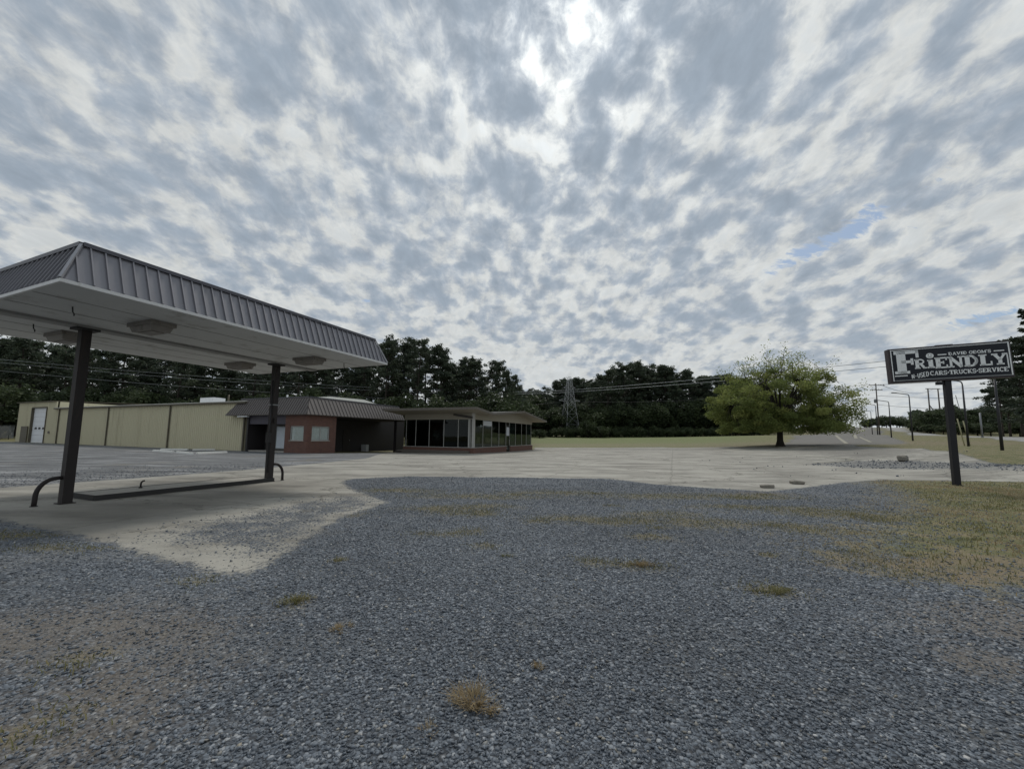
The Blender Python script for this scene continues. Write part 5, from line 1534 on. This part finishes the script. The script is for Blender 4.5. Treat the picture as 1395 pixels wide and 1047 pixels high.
skyM = [(690, 527), (735, 530), (755, 521), (772, 513), (800, 515), (815, 520)]
row(skyM, 690, 826, 150, 185, 40, PINES + BROAD, 20, 1.2, 'hill_tree', 'small distant tree on the low rise behind the lattice tower', 'tree', 'trees on the rise behind the tower', .06)
skyR = [(800, 520), (818, 509), (835, 498), (850, 494), (865, 487), (880, 494), (893, 500), (902, 492), (918, 500), (945, 504), (958, 514), (970, 507), (985, 506), (1000, 514), (1020, 517), (1060, 522)]
row(skyR, 806, 1030, 126, 136, 24, PINES, 20, 1.15, 'pine_tree', 'tall dark pine in the woods across the field', 'pine tree', 'pines across the field', .07)
row(skyR, 806, 1050, 138, 150, 22, PINES, 20, 1.2, 'pine_tree', 'tall dark pine in the woods across the field', 'pine tree', 'pines across the field', .2)
skyR2 = [(1150, 576), (1175, 571), (1200, 566), (1215, 563), (1232, 572), (1246, 566), (1258, 558), (1290, 553), (1315, 556), (1345, 552), (1400, 556)]
row(skyR2, 1172, 1236, 230, 300, 12, BROAD, 10, 1.2, 'far_tree', 'small round distant tree beside the rising road', 'tree', 'far round trees by the road', .15)
row(skyR2, 1246, 1420, 150, 180, 20, BROAD, 10, 1.5, 'roadside_tree', 'dense round tree beyond the road right of the sign pole', 'tree', 'round trees beyond the road', .15)
row([(1330, 520), (1440, 470)], 1352, 1450, 88, 100, 7, PINES, 20, 1.2, 'pine_tree', 'dark pine behind the big conifer across the road', 'pine tree', 'pines behind the big conifer', .12)
# understorey that closes the foot of the woods
row([(-260, 530), (330, 528), (700, 536)], -240, 705, 76, 80, 40, BROAD, 10, 1.15, 'understorey_tree', 'low dark leafy tree under the pines behind the buildings', 'tree', 'leafy trees under the near pines', .3)
row([(700, 548), (1060, 542)], 704, 1050, 120, 125, 34, BROAD, 10, 1.25, 'understorey_tree', 'low dark leafy tree at the foot of the woods across the field', 'tree', 'leafy trees along the field edge', .3)
row([(700, 580), (1060, 580)], 715, 1045, 113, 117, 40, BUSH, 4, 1.0, 'field_bush', 'dark leafy bush along the field edge', 'bush', 'bushes along the field edge', .5)
row([(1240, 575), (1440, 570)], 1250, 1440, 128, 140, 14, BROAD, 10, 1.3, 'hedge_tree', 'low dark tree closing the foot of the roadside woods', 'tree', 'low trees beyond the road', .3)
for px, D, h_, w_, lb in ((800, 112, 5.0, 1.05, 'pale green bush beside the foot of the lattice tower'), (817, 111, 3.3, 1.15, 'low bright bush right of the bush beside the tower'), (735, 108, 2.4, .8, 'small round green bush right of the showroom corner'), (722, 150, 15, 2.2, 'yellow green leafy tree behind the showroom roof end')):
    plant(BUSH[0] if h_ < 9 else BROAD[1], gD(px, D), w_, h_ / (4 if h_ < 9 else 10), 1.0, 'green_bush', lb, 'bush', None)
plant(BROAD[0], gD(5, 66), 1.2, .95, .4, 'leafy_tree', 'green leafy tree at the left edge beyond the warehouse end', 'tree', None)
plant(BROAD[2], gD(-45, 68), 1.3, 1.05, 2.4, 'leafy_tree', 'green leafy tree outside the left edge beyond the fence', 'tree', None)

# woods behind the first rows: one dark mass nobody could count
Cs = []
for (pa, pb, D0, D1, h_, n) in ((-260, 720, 112, 126, 15, 15000), (690, 1080, 152, 176, 17, 11000), (690, 830, 186, 200, 25, 4000), (1240, 1460, 175, 200, 12, 4000)):
    D = rng.uniform(D0, D1, n); px = rng.uniform(pa, pb, n); x_ = (px - PW / 2) / F_PX * D; z_ = tz(x_, D)
    hh = h_ * (.75 + .25 * np.sin(px * .11) * np.sin(px * .037 + 1))
    Cs.append(np.stack([x_, D, z_ + hh * rng.random(n)], 1))
V_, Q_, T_ = cards(np.concatenate(Cs), 2.2, rng, None, 0, .7)
o = link('woods', leaf_mesh('woods', (V_, Q_, T_), M['pine'])); tag(o, 'dark woodland mass behind the front rows of trees', 'woods', kind='stuff')


# the spreading shade tree
def shade_tree():
    q = gD(1060, 58.0)
    o = thing('shade_tree', 'broad spreading shade tree with yellow green leaves by the parking lot', 'tree', tuple(q))
    r_ = np.random.default_rng(9); m = MB()
    m.tube([(0, 0, -.3), (0, 0, .15), (0, 0, .8), (.05, 0, 2.0), (.1, 0, 3.0)], [.80, .58, .40, .36, .36], 12)
    Cs = []; Ts = []; Sz = []
    # crown measured to the photograph: half width 10.4 left, 10 right, top about 13
    def surf(u):
        az = math.atan2(u[1], u[0]); lat = u[2]
        rx = 8.8 if u[0] < 0 else 8.4
        return np.array([u[0] * rx, u[1] * 8.4, (u[2] * 8.0 if u[2] > 0 else u[2] * 3.6)]) + [0, 0, 5.4]
    ends = []
    for k in range(12):
        az = k / 12 * 6.283 + r_.uniform(-.2, .2); el = r_.uniform(.05, .95) if k % 2 else r_.uniform(.5, 1.3)
        u = np.array([math.cos(az) * math.cos(el), math.sin(az) * math.cos(el), math.sin(el)])
        e = surf(u) * .74 + np.array([0, 0, .6]); s_ = np.array([.1, 0, 2.5]); mid_ = (s_ + e) / 2 + [0, 0, r_.uniform(.4, 1.2)]
        m.tube([s_, mid_, e], [.22, .14, .07], 7, False); ends.append((mid_, e))
    for k in range(430):
        u = r_.normal(size=3); u /= np.linalg.norm(u)
        if u[2] < -.75: continue
        lump = 1 + .13 * math.sin(3.1 * u[0] + 5 * u[1] + 1) + .10 * math.sin(7 * u[0] - 4 * u[2] + 2)
        c = (surf(u) - [0, 0, 5.4]) * r_.uniform(.55, 1.0) * lump + [0, 0, 5.4]
        sparse = c[2] > 10.4
        if sparse and r_.random() < .45: continue
        c[2] = max(c[2], 2.2 + .35 * r_.random())
        mid_, e = ends[int(np.argmin([np.linalg.norm(e_ - c) for _, e_ in ends]))]
        m.tube([e if np.linalg.norm(e - c) < np.linalg.norm(mid_ - c) else mid_, (e + c) / 2 + r_.normal(0, .3, 3), c], [.05, .03, .012], 3, False)
        nn = int(r_.integers(150, 240)) if not sparse else int(r_.integers(22, 48))
        rr = r_.uniform(.75, 1.35)
        pp = r_.normal(0, 1, (nn, 3)); pp /= np.linalg.norm(pp, axis=1, keepdims=True); pp *= (rr * r_.random(nn) ** .4)[:, None]; pp[:, 2] *= .6
        Cs.append(c + pp); Ts.append(np.full(nn, np.clip(r_.normal(.45, .25), 0, 1)))
    for k in range(120):                         # the low skirt that nearly reaches the grass
        az = r_.uniform(0, 6.283); rr0 = r_.uniform(.45, .98)
        c = np.array([math.cos(az) * (8.6 if math.cos(az) < 0 else 7.8) * rr0, math.sin(az) * 8.2 * rr0, r_.uniform(2.1, 3.6)])
        mid_, e = ends[int(np.argmin([np.linalg.norm(e_ - c) for _, e_ in ends]))]
        m.tube([e, (e + c) / 2 + r_.normal(0, .3, 3), c], [.05, .03, .012], 3, False)
        nn = int(r_.integers(150, 240)); rr = r_.uniform(.75, 1.25)
        pp = r_.normal(0, 1, (nn, 3)); pp /= np.linalg.norm(pp, axis=1, keepdims=True); pp *= (rr * r_.random(nn) ** .4)[:, None]; pp[:, 2] *= .55
        Cs.append(c + pp); Ts.append(np.full(nn, np.clip(r_.normal(.4, .25), 0, 1)))
    # thin leggy shoots above the crown and the loose lobe on the right
    for k in range(90):
        if k < 52: b = np.array([r_.normal(-.2, 3.0), r_.normal(0, 2.6), r_.uniform(10.0, 11.8)]); d = np.array([r_.normal(0, .55), r_.normal(0, .5), 1.0]); L = r_.uniform(.9, 2.5)
        else: b = np.array([r_.uniform(6.4, 9.6), r_.normal(0, 2.2), r_.uniform(3.0, 8.5)]); d = np.array([1.0, r_.normal(0, .4), r_.uniform(-.5, .7)]); L = r_.uniform(1.0, 2.6)
        e = b + d * L; m.tube([b - d * 1.5, b, e], [.05, .03, .01], 3, False)
        nn = int(r_.integers(24, 64)) if k < 52 else int(r_.integers(40, 80)); tt = r_.random(nn) ** .8
        Cs.append(b + d * L * tt[:, None] + r_.normal(0, .42 if k < 52 else .5, (nn, 3))); Ts.append(np.full(nn, r_.uniform(.2, .8)))
    C = np.concatenate(Cs); V, Q, T = cards(C, .25, r_, np.concatenate(Ts), .3, .6)
    tr_ = bpy.data.objects.new('trunk', wood_mesh(m, M['bark'])); COL.objects.link(tr_); tr_.parent = o
    c_ = bpy.data.objects.new('crown', leaf_mesh('crown', (V, Q, T), M['oak'])); COL.objects.link(c_); c_.parent = o


shade_tree()


# the big conifer at the right edge, with layered drooping boughs
def conifer(px, D, H, rad, label, seed):
    q = gD(px, D); o = thing('conifer', label, 'conifer', tuple(q)); r_ = np.random.default_rng(seed); m = MB()
    m.tube([(0, 0, -.4), (0, 0, H * .5), (0, 0, H)], [.42, .28, .04], 9); Cs = []; Ts = []
    for i in range(95):
        f = (i + r_.random()) / 95; z_ = H * (.10 + .89 * f); Lb = rad * (1.05 - .95 * f) * r_.uniform(.6, 1.15) + .4
        az = r_.uniform(0, 6.283); d = np.array([math.cos(az), math.sin(az), 0])
        P_ = [np.array([0, 0, z_]) + d * Lb * s_ + [0, 0, -.12 * Lb * s_ + .10 * Lb * s_ * s_] for s_ in np.linspace(0, 1, 5)]
        m.tube(P_, [.08, .06, .045, .03, .012], 4, False)
        nn = int(34 * Lb) + 14; s_ = r_.uniform(.22, 1.04, nn)
        base_ = np.array([0, 0, z_]) + d * (Lb * s_)[:, None] + np.stack([np.zeros(nn), np.zeros(nn), -.12 * Lb * s_ + .10 * Lb * s_ * s_], 1)
        side = np.array([-d[1], d[0], 0]) * (r_.normal(0, .22, nn) * Lb * (1.15 - s_) * .8)[:, None]
        Cs.append(base_ + side + np.stack([np.zeros(nn), np.zeros(nn), r_.normal(-.1, .16, nn)], 1)); Ts.append(np.full(nn, r_.uniform(.1, .8)))
    V, Q, T = cards(np.concatenate(Cs), .62, r_, np.concatenate(Ts), .45, .5)
    t_ = bpy.data.objects.new('trunk', wood_mesh(m, M['pinebark'])); COL.objects.link(t_); t_.parent = o
    c_ = bpy.data.objects.new('crown', leaf_mesh('crown', (V, Q, T), M['pine'])); COL.objects.link(c_); c_.parent = o


conifer(1432, 66, 23.5, 10.5, 'big dark conifer with layered boughs at the right edge beyond the road', 21)
